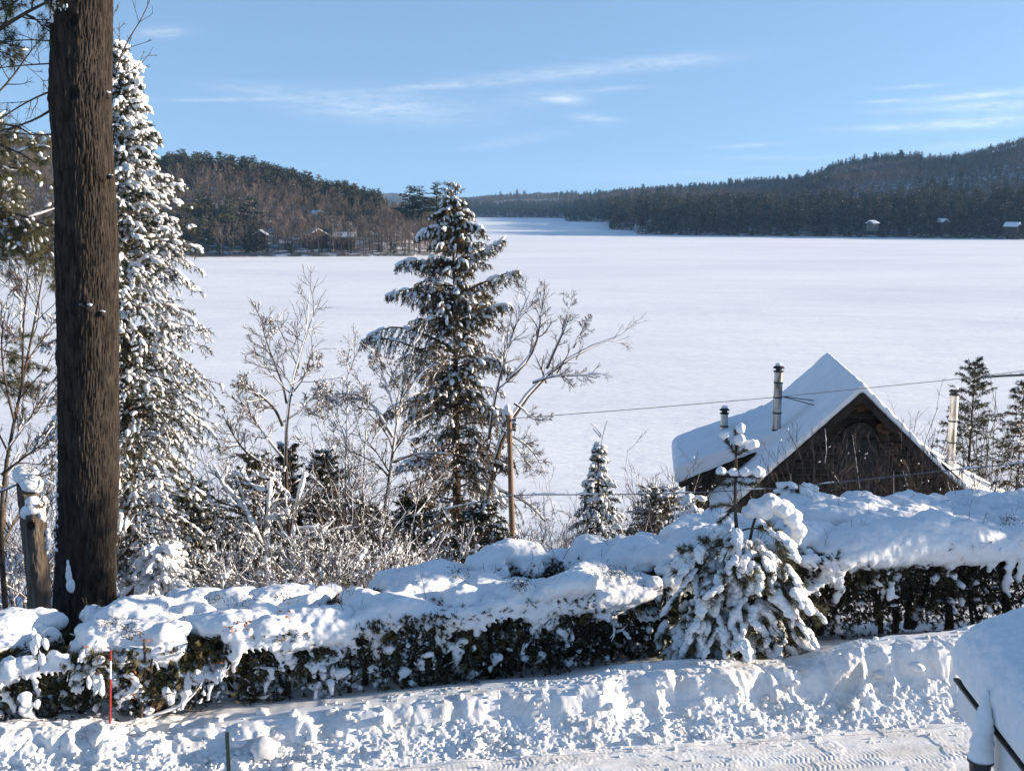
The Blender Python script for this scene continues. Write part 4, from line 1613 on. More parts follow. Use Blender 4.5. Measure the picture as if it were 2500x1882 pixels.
# ---- the great trunk in the left foreground
def great_pine():
    Y = 17.5
    e = [(-1500, 150, 262), (-700, 135, 270), (0, 125, 275), (120, 124, 274), (235, 119, 273), (330, 128, 275), (500, 136, 283), (600, 136, 289), (680, 138, 288), (900, 141, 291), (1150, 141, 291), (1300, 137, 287), (1420, 134, 284), (1500, 130, 287), (1560, 122, 294)]
    n = 760
    ys = np.linspace(-1500, 1560, n)
    cx = np.interp(ys, [a for a, _, _ in e], [(b + c) / 2 for _, b, c in e])
    w = np.interp(ys, [a for a, _, _ in e], [(c - b) / 2 for _, b, c in e])
    for _ in range(12):
        cx[1:-1] = (cx[:-2] + cx[2:]) / 2
        w[1:-1] = (w[:-2] + w[2:]) / 2
    ctr = np.array([P(a, b, Y) for a, b in zip(cx, ys)])
    rad = np.array([P(a + c, b, Y)[0] - P(a, b, Y)[0] for a, b, c in zip(cx, ys, w)]) * .93
    m = 300
    ang = np.linspace(0, 2 * np.pi, m, endpoint=False)
    A, Z = np.meshgrid(ang, ctr[:, 2])
    Rr = np.broadcast_to(rad[:, None], A.shape).copy()
    ca, sa = np.cos(A), np.sin(A)
    # ridged bark: long cells with deep furrows between
    warp = fbm(ca * 2.2, sa * 2.2, Z * 1.3, 3, seed=41) * .25
    f1, f2, cid = worley((A + warp * .40) * 12.0, Z * 2.3 + warp * 2, 42)
    g1, g2, cid2 = worley((A + warp * .2) * 17 + 7, Z * 7 + warp * 5, 44)
    # cells wrap round at the back, out of sight
    ridge = np.clip((f2 - f1) * 2.0, 0, 1) ** .6
    fine = np.clip((g2 - g1) * 1.8, 0, 1) ** .7
    Rr += .024 * (ridge - .6) + .012 * (fine - .5) + .010 * (cid - .5) + .02 * fbm(ca * 1.5, sa * 1.5, Z * .6, 3, seed=45)
    # knots and scars: (px, py, radius m, depth)
    rc = [(205, 62, .10, .11), (207, 235, .10, .10), (266, 235, .11, -.07), (140, 245, .1, -.03), (240, 745, .14, -.04), (212, 755, .07, .05), (268, 440, .08, -.03), (150, 870, .06, .03), (150, 1290, .1, .03)]
    yy = np.interp(ctr[:, 2][::-1], ctr[:, 2][::-1], ys[::-1])[::-1]
    for (kx, ky, kr, kd) in rc:
        i = np.argmin(np.abs(ys - ky))
        s = np.clip((kx - cx[i]) / w[i], -.95, .95)
        ka = -math.acos(s) if True else 0      # facing the camera: sin < 0
        da = (A - (ka % (2 * np.pi)) + np.pi) % (2 * np.pi) - np.pi
        d = np.hypot(da * rad[i], (Z - ctr[i, 2]) * .85)
        ringd = np.exp(-((d - kr) / (kr * .45)) ** 2) * .028
        if kd > 0:
            Rr += ringd - kd * sstep(kr, kr * .4, d)
        else:
            Rr += -kd * np.exp(-(d / kr) ** 2) + .015 * np.exp(-(d / kr) ** 2) * fine
    X = ctr[:, 0:1] + ca * Rr
    Yy = ctr[:, 1:2] + sa * Rr
    i = np.arange(n * m).reshape(n, m)
    j = np.roll(i, -1, axis=1)
    q = np.stack([i[:-1], j[:-1], j[1:], i[1:]], -1).reshape(-1, 4)[:, ::-1]
    t = thing('great_pine', 'thick rough-barked tree trunk rising in front of the tall snowy spruce', 'tree', (ctr[-1, 0], Y, gz(ctr[-1, 0], Y)))
    mb = MB().add(np.stack([X, Yy, Z], -1), q)
    mb.build('trunk', BARK, t, smooth=True)
    rng = np.random.default_rng(9)
    # snow driven into the bark on the left edge and caught on scars
    sn = MB()
    pts = []
    for (x0, x1, y0, y1, k) in ((140, 150, 30, 62, 16), (150, 160, 10, 30, 8), (146, 152, 1000, 1080, 16), (144, 152, 1100, 1330, 44), (152, 160, 1180, 1330, 16), (222, 246, 737, 742, 14), (150, 200, 15, 40, 8)):
        for _ in range(k):
            py = rng.uniform(y0, y1)
            px = rng.uniform(x0, x1)
            i = np.argmin(np.abs(ys - py))
            s = np.clip((px - cx[i]) / w[i], -.97, .97)
            a = -math.acos(s)
            r = rad[i] + .018
            pts.append([ctr[i, 0] + r * s, Y + r * math.sin(a), ctr[i, 2]])
    pts = np.array(pts)
    k = len(pts)
    blobs(sn, rng, pts, rng.uniform(.006, .018, k), rng.uniform(.008, .016, k), rng.uniform(.008, .035, k), ICO2, .12)
    sn.build('clinging_snow', SNOW_PLAIN, t, smooth=True)
    # stubs of lost boughs
    for (kx, ky, dx, dz, r) in ((276, 236, .10, .02, .055), (283, 437, .09, .04, .03), (244, 748, .05, .05, .06), (268, 762, .10, .02, .04)):
        i = np.argmin(np.abs(ys - ky))
        s_ = np.clip((kx - cx[i]) / w[i], -.95, .95)
        c0 = np.array([ctr[i, 0] + rad[i] * .9 * s_, Y - rad[i] * .9 * math.sqrt(1 - s_ * s_), ctr[i, 2]])
        o_ = unit(np.array([s_, -math.sqrt(1 - s_ * s_), dz * 5]))
        mb = MB()
        tubes(mb, np.stack([c0, c0 + o_ * .06, c0 + o_ * .11, c0 + o_ * .125]), np.array([r * 1.5, r * 1.1, r, r * .6]), 9)
        st_ = mb.build('branch_stub', BARK, t)
        sn = MB()
        blobs(sn, rng, np.array([c0 + o_ * .08 + [0, 0, r * 1.0], c0 + o_ * .10 + [.02, 0, r * .85]]), [r * .9, r * .6], [r * .6, r * .5], [r * .35, r * .3], ICO2, .1)
        sn.build('snow', SNOW_PLAIN, st_, smooth=True)
    # snow peak in the crotch at the foot
    sn = MB()
    c = P(168, 1405, Y - .52)
    blobs(sn, rng, np.array([c, c + [0, 0, .1], c + [.02, 0, -.16], c + [.0, 0, .2]]), [.05, .035, .07, .02], [.05, .04, .07, .03], [.11, .10, .13, .07], ICO2, .05)
    sn.build('snow_peak', SNOW_PLAIN, t, smooth=True)
    # dead branches: to the left of the trunk and behind it on the right
    def br(pts, Yb, r0, name='dead_branch', k=(5, 4), dy=.3):
        p = px_path(pts, Yb, dy, rng, 9, .05)
        r = np.linspace(r0, r0 * .35, 9)
        mb = MB()
        tubes(mb, p, r, 6)
        l1, q1 = sprout(rng, p[None], r[None], k[0], .40, (25, 60), 5, .05, .14, .15, .6, .005)
        tubes(mb, l1, q1, 4)
        l2, q2 = sprout(rng, l1, q1, k[1], .5, (25, 60), 3, .05, .15, .2, .7, .0042)
        tubes(mb, l2, q2, 3)
        o = mb.build(name, BARK2, t, smooth=True)
        return o
    for pts, r in [([(140, 258), (95, 290), (40, 310), (-40, 330)], .022), ([(138, 218), (80, 240), (0, 290), (-60, 330)], .017), ([(138, 155), (80, 158), (0, 165), (-60, 178)], .014), ([(138, 102), (60, 96), (-30, 112)], .013),
                   ([(128, 328), (80, 332), (30, 322), (-40, 318)], .014), ([(-30, 250), (20, 205), (70, 130), (122, 70)], .020), ([(-20, 180), (20, 150), (60, 120)], .010), ([(-20, 120), (40, 140), (110, 200)], .009)]:
        br(pts, Y + rng.uniform(-.2, .9), r)
    for pts, r in [([(285, 175), (300, 112), (330, 75), (368, 5), (378, -40)], .014), ([(280, 160), (305, 118), (345, 108), (372, 98)], .010), ([(300, 185), (340, 160), (360, 140), (374, 116)], .009), ([(268, 60), (280, 30), (292, 5)], .008), ([(286, 130), (292, 90), (292, 55)], .007)]:
        br(pts, Y + rng.uniform(.5, 1.6), r, k=(3, 2))
    return t


great_pine()

# ---- the tall snow-plastered spruce behind it
Ysp = 24.0
m24 = 24.0 / 2700 * 1.03
pl = interp([0, .06, .16, .27, .36, .42, .5, .55, .62, .68, .71, .76, .82, .88, .95, 1], [1.6, 1.65, 1.7, 1.8, 1.95, 1.84, 1.64, 1.5, 1.40, 1.44, 1.30, .96, .75, .54, .28, .06])
b0 = P(326, 1500, Ysp)
spruce_base = np.array([b0[0], Ysp, gz(b0[0], Ysp)])
TALL = conifer('tall_spruce', 'tall slender spruce plastered with snow, right behind the thick trunk', 'spruce tree', spruce_base, P(291, 88, Ysp), lambda t, c: pl(t) * (1.0 if c > 0 else .92), 470, 21, K=15, twl=.36, nlen=.10, nwid=.021, dens=13,
        snowp=.55, pad=.050, trunk_r=.17, hang=.60, bigpad=6, t0=.09, ab=lambda q: (.05 + .75 * q, .62 - .15 * q))
SPIRE = conifer('spruce_spire', 'second spire', 'spruce tree', P(330, 480, 24.3), P(325, 150, 24.3), lambda t, c: .1 + .42 * (1 - t) ** .8, 60, 22, K=8, twl=.5, nlen=.08, nwid=.015, dens=8, snowp=.85, pad=.06, trunk_r=.04, bigpad=2)

# ---- the spruce in the middle of the picture
Yc = 36.0
pc = interp([0, .1, .2, .3, .38, .45, .52, .6, .67, .74, .8, .86, .92, .97, 1], [2.6, 2.7, 2.55, 2.35, 2.0, 2.0, 1.75, 1.8, 1.5, 1.6, 1.15, 1.0, .75, .5, .12])
b0 = P(1117, 1400, Yc)
cb = np.array([b0[0], Yc, gz(b0[0], Yc)])
ex = [([(1110, 880, 0), (1010, 850, -.3), (940, 815, -.6), (885, 830, -.8)], Yc, .6), ([(1110, 850, 0), (1000, 800, -.2), (940, 790, -.4), (898, 822, -.5)], Yc, .6), ([(1112, 735, 0), (1040, 715, -.4), (975, 700, -.7), (945, 722, -.8)], Yc, .55),
      ([(1110, 660, 0), (1040, 640, -.2), (985, 628, -.5), (968, 650, -.6)], Yc, .55), ([(1115, 720, 0), (1180, 690, -.3), (1235, 665, -.5), (1264, 660, -.6)], Yc, .5), ([(1112, 640, 0), (1165, 620, -.3), (1205, 600, -.5), (1226, 586, -.5)], Yc, .5),
      ([(1110, 790, 0), (1170, 765, -.3), (1225, 740, -.5), (1246, 745, -.6)], Yc, .6), ([(1108, 575, 0), (1060, 558, -.2), (1028, 560, -.3), (1018, 580, -.4)], Yc, .55), ([(1112, 900, 0), (1180, 870, -.4), (1230, 880, -.7), (1250, 905, -.8)], Yc, .5),
      ([(1112, 1010, 0), (1190, 985, -.5), (1235, 1000, -.8), (1255, 1030, -1)], Yc, .6), ([(1112, 1000, 0), (1030, 970, -.5), (960, 985, -1), (925, 1020, -1.1)], Yc, .6), ([(1108, 540, 0), (1150, 545, -.3), (1178, 560, -.4)], Yc, .5),
      ([(1112, 1130, 0), (1190, 1120, -.6), (1240, 1140, -1)], Yc, .6), ([(1112, 1120, 0), (1030, 1110, -.6), (970, 1140, -1)], Yc, .6)]
BIG = conifer('big_spruce', 'big dark spruce with drooping snowy boughs standing against the lake', 'spruce tree', cb, P(1102, 460, Yc), lambda t, c: pc(t) * (1 if c > 0 else 1.05), 320, 31, K=15, twl=.40, nlen=.14, nwid=.030, dens=15, snowp=.22, pad=.066,
        trunk_r=.17, leafm=NEEDLE_B, hang=.98, bigpad=4, t0=.07, ab=lambda q: (.12 + .65 * q, .55 - .05 * q), explicit=ex, r0=.022, lvar=.35, axis=[cb, P(1114, 1100, Yc), P(1112, 800, Yc), P(1108, 600, Yc), P(1100, 470, Yc)])
TIPS = []
for (x, y, h, s) in ((1094, 452, .9, 1), (1113, 450, 1.0, 2), (1132, 492, .7, 3)):
    TIPS.append(conifer('spruce_leader', 'tip', 'spruce top', P(x - (x - 1106) * .5, y + 75, Yc), P(x, y, Yc), lambda t, c: .12 + .25 * (1 - t), 16, 60 + s, K=5, twl=.5, nlen=.1, nwid=.02, dens=7, snowp=.25, pad=.05, trunk_r=.03, leafm=NEEDLE_B, bigpad=0, ab=lambda q: (.9 + 0 * q, .2 + 0 * q)))


def merge_into(sub, main):
    for ch in list(sub.children):
        off = Vector(sub.location) - Vector(main.location)
        ch.parent = main
        ch.location = Vector(ch.location) + off
    bpy.data.objects.remove(sub)


def small_conifer(name, label, px, py_top, Y, hw_px, seed, nb=90, snowp=.5, pad=.05, leafm=None, hang=.5, nlen=.07, base_py=None, K=10, sparse=1.0, topw=.1, dens=8, nwid=.014, bigpad=1, ab=None, pw=.8):
    top = P(px, py_top, Y)
    base = np.array([top[0], Y, gz(top[0], Y)])
    hw = hw_px * Y / 2700 * 1.03
    return conifer(name, label, 'conifer', base, top, lambda t, c: topw + hw * (1 - t) ** pw, nb, seed, K=K, twl=.4, nlen=nlen, nwid=nwid, dens=dens, snowp=snowp, pad=pad, trunk_r=.05 * max(1, hw), leafm=leafm, hang=hang, bigpad=bigpad, ab=ab)


small_conifer('young_spruce', 'small snow-laden spruce with a forked tip standing behind the hedge before the lake', 1462, 1078, 27.5, 122, 71, 130, .58, .05, NEEDLE, .7, .10, pw=1.05, topw=.07, nwid=.022, dens=12)
t_ = bpy.data.objects.new('leader_fork', None)
bpy.data.objects.remove(t_)


def fork():
    rng = np.random.default_rng(8)
    t = [o for o in bpy.data.objects if o.name == 'young_spruce'][0]
    for pts in ([(1462, 1140), (1466, 1100), (1468, 1070), (1482, 1027)], [(1468, 1065), (1458, 1045), (1442, 1034)], [(1466, 1068), (1455, 1055), (1447, 1046)]):
        p = px_path(pts, 27.5, n=6)
        mb = MB()
        tubes(mb, p, np.linspace(.012, .006, 6), 5)
        mb.build('leader', TWIG, t)
        mb = MB()
        snow_on(mb, rng, p[None], np.full((1, 6), .01), 1, .008)
        mb.build('snow', SNOW_PLAIN, t)


fork()
BR = [('dark_cedar', 'squat dark cedar dusted with snow behind the white forked apple tree', 615, 1120, 27.5, 120, 81, .38), ('dark_cedar', 'pointed dark cedar dusted with snow between the two bare trees left of the spruce', 790, 1105, 28.5, 85, 82, .42),
      ('dark_cedar', 'brownish cedar right behind the bare tree trunk left of the middle', 700, 1085, 28.8, 60, 83, .22), ('dark_cedar', 'low dark cedar under the big spruce, left of its trunk', 1010, 1215, 29.5, 100, 84, .4),
      ('dark_cedar', 'low dark cedar between the big spruce trunk and the utility pole', 1175, 1235, 29.5, 95, 85, .4), ('dark_cedar', 'snow-flecked dark cedar left of the stump row below the tall spruce', 470, 1180, 26, 95, 86, .55),
      ('dark_cedar', 'low dark cedar behind the hedge under the birch stems', 900, 1235, 28.0, 90, 87, .45),
      ('dark_cedar', 'snowy reddish-brown cedar bush close left of the house wing', 1612, 1195, 29, 110, 89, .95)]
for nm, lab, px, py, Y, hw, sd, sp in BR:
    small_conifer(nm, lab, px, py, Y, hw, sd, 120, sp * .7, .048, NEEDLE if sd not in (83, 89, 90) else NEEDLE_B, .35, .09, K=11, topw=.14, nwid=.028, dens=15, ab=lambda q: (.55 + .5 * q, .4 + 0 * q), pw=.6)
small_conifer('roadside_spruce', 'dark green spruce with open boughs behind the right-hand chimney', 2382, 880, 47, 125, 91, 85, .10, .05, NEEDLE, .15, .16, K=11, nwid=.034, ab=lambda q: (.35 + .6 * q, .35 + 0 * q), pw=.62, dens=11)
small_conifer('edge_spruce', 'dark spruce with snow dust cut off by the right edge', 2502, 930, 43, 85, 92, 90, .3, .06, NEEDLE_B, .3, .16, K=12, nwid=.034, pw=.5, dens=12)
small_conifer('snowy_cedar', 'bushy snow-covered conifer at the foot of the tall spruce just behind the hedge', 395, 1340, 21.5, 80, 93, 90, .95, .06, NEEDLE, .5, .07, topw=.2, pw=.5, bigpad=2)
small_conifer('snowy_cedar', 'small snowy conifer poking up behind the hedge top left of the young pine', 1690, 1205, 22.5, 60, 94, 50, .6, .06, NEEDLE, .4, .07, topw=.15)
small_conifer('snowy_cedar', 'dark snowy conifer clump right of the young pine below the house gable', 1950, 1180, 20.2, 70, 95, 60, .75, .07, NEEDLE, .4, .07, topw=.25, pw=.4, bigpad=2)

merge_into(SPIRE, TALL)
for q_ in TIPS:
    merge_into(q_, BIG)

# ---- leafless trees, limb by limb
limb_tree('bare_maple', 'slender leafless tree standing against the lake between tall spruce and birch', 'bare tree',
          [([(706, 1350), (704, 1287), (697, 1148), (688, 1048), (694, 1010), (706, 959), (711, 909), (734, 844), (757, 790)], .075, .016), ([(690, 1040), (674, 998), (624, 954), (585, 934)], .045, .012), ([(694, 1120), (672, 1098), (644, 1058), (609, 1008), (575, 960)], .045, .012),
           ([(700, 985), (688, 924), (669, 889), (640, 800), (632, 765)], .035, .008), ([(698, 1150), (650, 1138), (604, 1113), (565, 1058), (545, 1015)], .055, .012), ([(708, 940), (745, 920), (775, 880)], .025, .007), ([(692, 1030), (740, 1000), (790, 940)], .025, .007)],
          26.0, 101, k=(14, 8, 5), lenf=(.40, .6, .75), snow=.45, sth=.012, twigsnow=.12, upv=(-.3, -.2, 1), tw=.010, limbsnow=.9)
limb_tree('snow_crusted_apple', 'gnarled apple tree wholly crusted white with snow, low behind the hedge', 'bare tree',
          [([(648, 1430), (649, 1368), (649, 1275), (655, 1204), (661, 1170), (658, 1138)], .085, .05), ([(640, 1330), (604, 1255), (590, 1229), (565, 1204), (531, 1184), (529, 1150)], .075, .04), ([(651, 1200), (621, 1190), (599, 1170), (587, 1148)], .05, .03),
           ([(654, 1266), (683, 1255), (690, 1262)], .04, .02), ([(656, 1170), (632, 1165), (615, 1150)], .035, .02), ([(660, 1160), (676, 1165), (684, 1172)], .03, .015)],
          23.2, 102, k=(7, 5, 4), lenf=(.42, .6, .7), snow=.8, sth=.02, twigsnow=.2, upv=(.55, -.75, .5), limbsnow=2.0)
limb_tree('snow_crusted_apple', 'Y-shaped snow-crusted trunk below the bare maple, right of the white apple tree', 'bare tree',
          [([(716, 1430), (714, 1345), (706, 1275), (723, 1227), (734, 1190), (743, 1150)], .08, .03), ([(706, 1275), (700, 1250), (697, 1222)], .05, .03), ([(722, 1290), (760, 1285), (800, 1300)], .035, .02), ([(710, 1380), (690, 1350), (670, 1345)], .04, .02)],
          23.6, 103, k=(7, 5, 4), lenf=(.42, .6, .7), snow=.8, sth=.02, twigsnow=.2, upv=(.55, -.75, .5), limbsnow=2.0)
limb_tree('birch_clump', 'many-stemmed birch with reddish twigs and snowy limbs in front of the big spruce', 'bare tree',
          [([(923, 1400), (923, 1342), (948, 1198), (963, 1113), (960, 1068), (965, 1023), (978, 949), (998, 884), (1010, 850)], .09, .014), ([(959, 1068), (923, 1008), (893, 964), (848, 959), (799, 965)], .05, .01), ([(964, 1020), (1000, 950), (1030, 905), (1077, 874)], .045, .012),
           ([(843, 1380), (843, 1200), (843, 1098), (848, 998), (851, 900)], .04, .008), ([(878, 1380), (888, 1148), (893, 1048), (900, 960)], .035, .008), ([(950, 1320), (978, 1277), (1017, 1222), (1087, 1153)], .04, .015), ([(962, 1128), (1000, 1112), (1037, 1103), (1102, 1108)], .045, .02),
           ([(880, 1340), (835, 1180), (800, 1080), (785, 1010)], .03, .006), ([(900, 1370), (860, 1250), (845, 1180)], .03, .01), ([(965, 1010), (940, 930), (915, 880)], .03, .007), ([(1000, 1370), (1010, 1250), (1040, 1150)], .03, .01)],
          29.0, 104, k=(12, 7, 5), lenf=(.40, .6, .75), snow=.45, sth=.016, twigsnow=.12, tw=.010, limbsnow=1.3, barkm=TWIG_PALE, upv=(.35, -.45, 1), leaves=1)
limb_tree('arching_tree', 'leaning leafless tree with long arching limbs right of the big spruce', 'bare tree',
          [([(1180, 1330), (1187, 1138), (1206, 1088), (1231, 1018), (1261, 979), (1296, 939), (1326, 909), (1356, 874), (1396, 854), (1440, 829), (1505, 822)], .17, .014), ([(1236, 930), (1276, 899), (1306, 859), (1316, 819), (1321, 750), (1330, 705)], .07, .01), ([(1335, 900), (1366, 829), (1390, 780), (1396, 728)], .06, .01),
           ([(1300, 935), (1356, 914), (1410, 919), (1468, 912)], .05, .01), ([(1190, 1110), (1200, 998), (1231, 879), (1246, 819), (1276, 750), (1296, 710)], .075, .01), ([(1255, 985), (1281, 1000), (1296, 1028), (1346, 1023)], .045, .01), ([(1225, 1050), (1256, 1068), (1296, 1093), (1316, 1128), (1330, 1150)], .045, .01),
           ([(1200, 1190), (1256, 1208), (1296, 1232), (1331, 1272)], .07, .03), ([(1225, 930), (1225, 860), (1232, 790)], .03, .008), ([(1400, 850), (1425, 800), (1440, 775)], .03, .008), ([(1220, 1040), (1290, 1130), (1310, 1190)], .03, .008)],
          35.0, 105, k=(14, 7, 4), lenf=(.31, .62, .8), snow=.45, sth=.012, twigsnow=.03, upv=(-.2, -.3, 1), rmin=.0055, tw=.009, up=.06, limbsnow=1.5, lmax=.95)
limb_tree('dark_sapling', 'dark leaning sapling with many thin whips at the left edge beside the thick trunk', 'bare tree',
          [([(-5, 1250), (4, 1158), (17, 1099), (34, 1024), (55, 952), (63, 889), (84, 801), (101, 700), (118, 590)], .06, .010), ([(55, 940), (56, 826), (59, 742), (72, 640)], .03, .007), ([(17, 1099), (60, 1040), (110, 960), (150, 900)], .028, .008), ([(4, 1158), (80, 1100), (140, 1060)], .03, .01), ([(34, 1024), (10, 930), (0, 830), (20, 720)], .028, .007), ([(-20, 1210), (70, 1170), (140, 1140)], .025, .01), ([(62, 890), (100, 830), (135, 780)], .02, .006)],
          19.5, 106, k=(11, 6, 4), lenf=(.42, .55, .65), snow=.18, sth=.014, twigsnow=.06, barkm=BARK2, t0=.15, up=.1)


def shrub(name, label, px, Y, h, w, stems, seed, m=None, snow=.3, sth=.014, twigsnow=.12, base=None, k=(5, 4), tw=.008, rm=.011, upw=.25, flat=1.0, snowball=0, group=None, leaves=0, wild=1.0):
    """a clump of stems fanning up from one foot"""
    rng = np.random.default_rng(seed)
    x = XA(px, Y, gz(0, Y) + h * .5)
    g = gz(x, Y)
    t = thing(name, label, 'shrub', (x, Y, g), group)
    ph = rng.uniform(0, 2 * np.pi, stems)
    sp = np.sqrt(rng.random(stems)) * w * .5
    hh = h * rng.uniform(.6, 1.05, stems)
    s = np.linspace(0, 1, 7)
    foot = np.stack([x + np.cos(ph) * sp * .45, Y + np.sin(ph) * sp * .4, g + 0 * ph], 1)
    p = foot[:, None] + np.stack([np.cos(ph)[:, None] * sp[:, None] * s ** 1.3, np.sin(ph)[:, None] * sp[:, None] * s ** 1.3 * .8, hh[:, None] * s ** flat], -1)
    p[:, 1:] += np.cumsum(rng.normal(size=(stems, 6, 3)) * .022 * wild * h, 1) * np.array([1, 1, .4])
    r = rm * np.linspace(1.15, .45, 7)[None] * rng.uniform(.7, 1.4, stems)[:, None]
    mb, sn = MB(), MB()
    tubes(mb, p, r, 5)
    l1, q1 = sprout(rng, p, r, k[0], .34, (22, 55), 4, upw * .4, .16, .2, .6, .0055)
    tubes(mb, l1, q1, 3)
    l2, q2 = sprout(rng, l1, q1, k[1], .5, (20, 55), 3, upw * .3, .18, .2, .7, .004)
    p0, p1, p2 = l2[:, 0], l2[:, 1], l2[:, 2]
    wv = unit(np.cross(p2 - p0, rng.normal(size=p0.shape))) * tw * .5
    V = np.stack([p0 - wv, p0 + wv, p1 + wv * .8, p1 - wv * .8, p2], 1)
    b = np.arange(len(V))[:, None] * 5
    mb.add(V, b + np.array([0, 1, 2, 3]))
    mb.add(V, b + np.array([3, 2, 4]))
    mb.build('stems', m or TWIG, t)
    snow_on(sn, rng, p, r, snow, sth, (.35, -.35, 1), 5)
    snow_on(sn, rng, l1, q1, snow, sth * .8, (.25, -.3, 1), 4)
    sel = rng.random(len(p1)) < twigsnow
    kk = int(sel.sum())
    blobs(sn, rng, p1[sel] + [0, 0, .012], rng.uniform(.012, .045, kk), rng.uniform(.010, .026, kk), rng.uniform(.010, .024, kk), OCT, .2, 0, unit(p2 - p0)[sel])
    if snowball:
        a, tg = along(rng, p, snowball, .2, .9)
        kk = len(a)
        blobs(sn, rng, a + [0, 0, .02], rng.uniform(.04, .12, kk), rng.uniform(.03, .07, kk), rng.uniform(.03, .07, kk), OCT, .18, 0, tg)
    if sn.n:
        sn.build('snow', SNOW_PLAIN, t, smooth=True)
    if leaves:
        lf = MB()
        a, tg = along(rng, l2, leaves, .2, 1)
        d = unit(rng.normal(size=a.shape) * .6 + np.array([0, 0, -1]))
        sd = unit(np.cross(d, rng.normal(size=a.shape)))
        lf.add(np.stack([a, a + d * .035 + sd * .016, a + d * .07, a + d * .035 - sd * .016], 1), np.arange(len(a) * 4).reshape(-1, 4))
        lf.build('dead_leaves', OAKLEAF, t)
    return t


SH_MORE = [('snowy low whips between utility pole and the forked spruce', 1345, 25.5, 1.9, 1.5, 26, .7), ('pale whips just left of the house wing', 1655, 29, 3.4, 1.4, 20, .35), ('frosted brush left of the birch foot', 805, 23, 1.7, 1.9, 30, 1.0), ('frosted brush right of the birch foot', 960, 23.4, 1.5, 1.9, 30, 1.0), ('frosted brush below the bare maple', 690, 25, 2.2, 1.9, 28, .9)]
SH = [  # label, px, Y, height, width, stems, snowiness
    ('snow-crusted brush at the far left edge behind the broken stump', 12, 20.5, 2.4, 2.0, 26, .7), ('tangled snowy brush between the broken stump and the thick trunk', 115, 21, 2.6, 1.9, 30, .7), ('tall thin brush above the broken stump at the left edge', 60, 23, 4.2, 2.6, 26, .4),
    ('snowy brush at the foot of the tall spruce, right side', 430, 23, 1.7, 2.0, 26, .8), ('snowy brush behind the hedge just left of the white apple tree', 520, 22.3, 1.9, 2.0, 28, .8), ('tall twiggy brush rising between tall spruce and bare maple', 530, 26.5, 4.2, 2.0, 20, .45),
    ('snowy brush in front of the white apple tree foot', 640, 21.8, 1.35, 2.2, 30, .85), ('snowy brush right under the Y-shaped white trunk', 745, 22, 1.4, 2.0, 30, .85), ('thin upright brush right of the bare maple', 800, 25.5, 3.1, 1.6, 18, .45),
    ('snowy brush below the pointed dark cedar', 825, 22.6, 1.5, 1.8, 28, .8), ('thicket of white-sided stems below the birch', 900, 23.6, 2.0, 1.9, 30, .8), ('tall reddish brush at the left side of the big spruce', 870, 27, 4.0, 1.7, 20, .4),
    ('snowy brush under the big spruce left of its trunk', 1000, 24.5, 1.7, 2.2, 32, .75), ('snowy brush under the big spruce right of its trunk', 1130, 25, 1.7, 2.2, 32, .7), ('thin brush around the foot of the utility pole', 1215, 26, 1.8, 1.6, 22, .5),
    ('wispy brush right of the utility pole', 1310, 27, 2.0, 1.5, 18, .3), ('upright whips between utility pole and small spruce', 1385, 28, 2.6, 1.3, 14, .3), ('tall thin leafless bush right of the small forked spruce', 1562, 29.5, 3.9, 1.7, 22, .15),
    ('wispy bush just left of the small forked spruce', 1420, 29.5, 3.0, 1.2, 12, .3), ('reddish snowy bush in front of the house wing corner', 1655, 27, 2.2, 1.5, 34, .5), ('snowy twigs left of the young pine behind the hedge', 1735, 25, 2.0, 1.6, 24, .4)]
for i, (lab, px, Y, h, w, st, sn_) in enumerate(SH + SH_MORE):
    shrub('snowy_brush', lab, px, Y, h, w * 1.25, st, 200 + i, TWIG if i % 3 else TWIG_PALE, sn_ * .5, .0075, .13 * sn_ / .5, tw=.0085 if Y < 25 else .010, snowball=int(2 * sn_), k=(7, 5), rm=.0085, wild=1.9)
SH2 = [('bare lilac bush left of the gable, before the log wall', 1893, 27, 3.5, 1.6, 17), ('bare bush with forked grey stems before the left half of the gable', 1965, 26.5, 4.2, 1.7, 18), ('bare bush under the arched window', 2040, 26, 4.0, 1.6, 18), ('pale-stemmed bare bush right of the arched window', 2105, 26, 4.2, 1.5, 17),
       ('tall bare bush before the right half of the gable', 2170, 26.5, 4.5, 1.6, 17), ('bare bush with a snow tuft at the right of the log wall', 2235, 26.5, 4.2, 1.6, 18), ('dense whips at the right foot of the gable', 2300, 27, 4.0, 1.6, 30), ('thin whips before the sunlit roof slope', 2370, 27.5, 3.6, 1.7, 22), ('wispy bush at the right end beside the sunlit roof', 2440, 30, 3.6, 1.8, 18),
       ('small bare bush at the left foot of the gable', 1835, 27, 2.9, 1.4, 16)]
for i, (lab, px, Y, h, w, st) in enumerate(SH2):
    shrub('lilac_bush', lab, px, Y, h, w, st, 300 + i, TWIG, .05, .008, .03, k=(5, 4), tw=.0095, rm=.014, upw=.6)
shrub('bare_bush', 'tall bare bush behind the right roof slope near the chimney', 2225, 52, 6.3, 3.0, 26, 330, TWIG_PALE, .0, tw=.02, rm=.02)
shrub('bare_bush', 'pale bare tree-like bush right of the open spruce behind the house', 2440, 50, 7.5, 4.0, 30, 331, TWIG_PALE, .1, tw=.02, rm=.025)


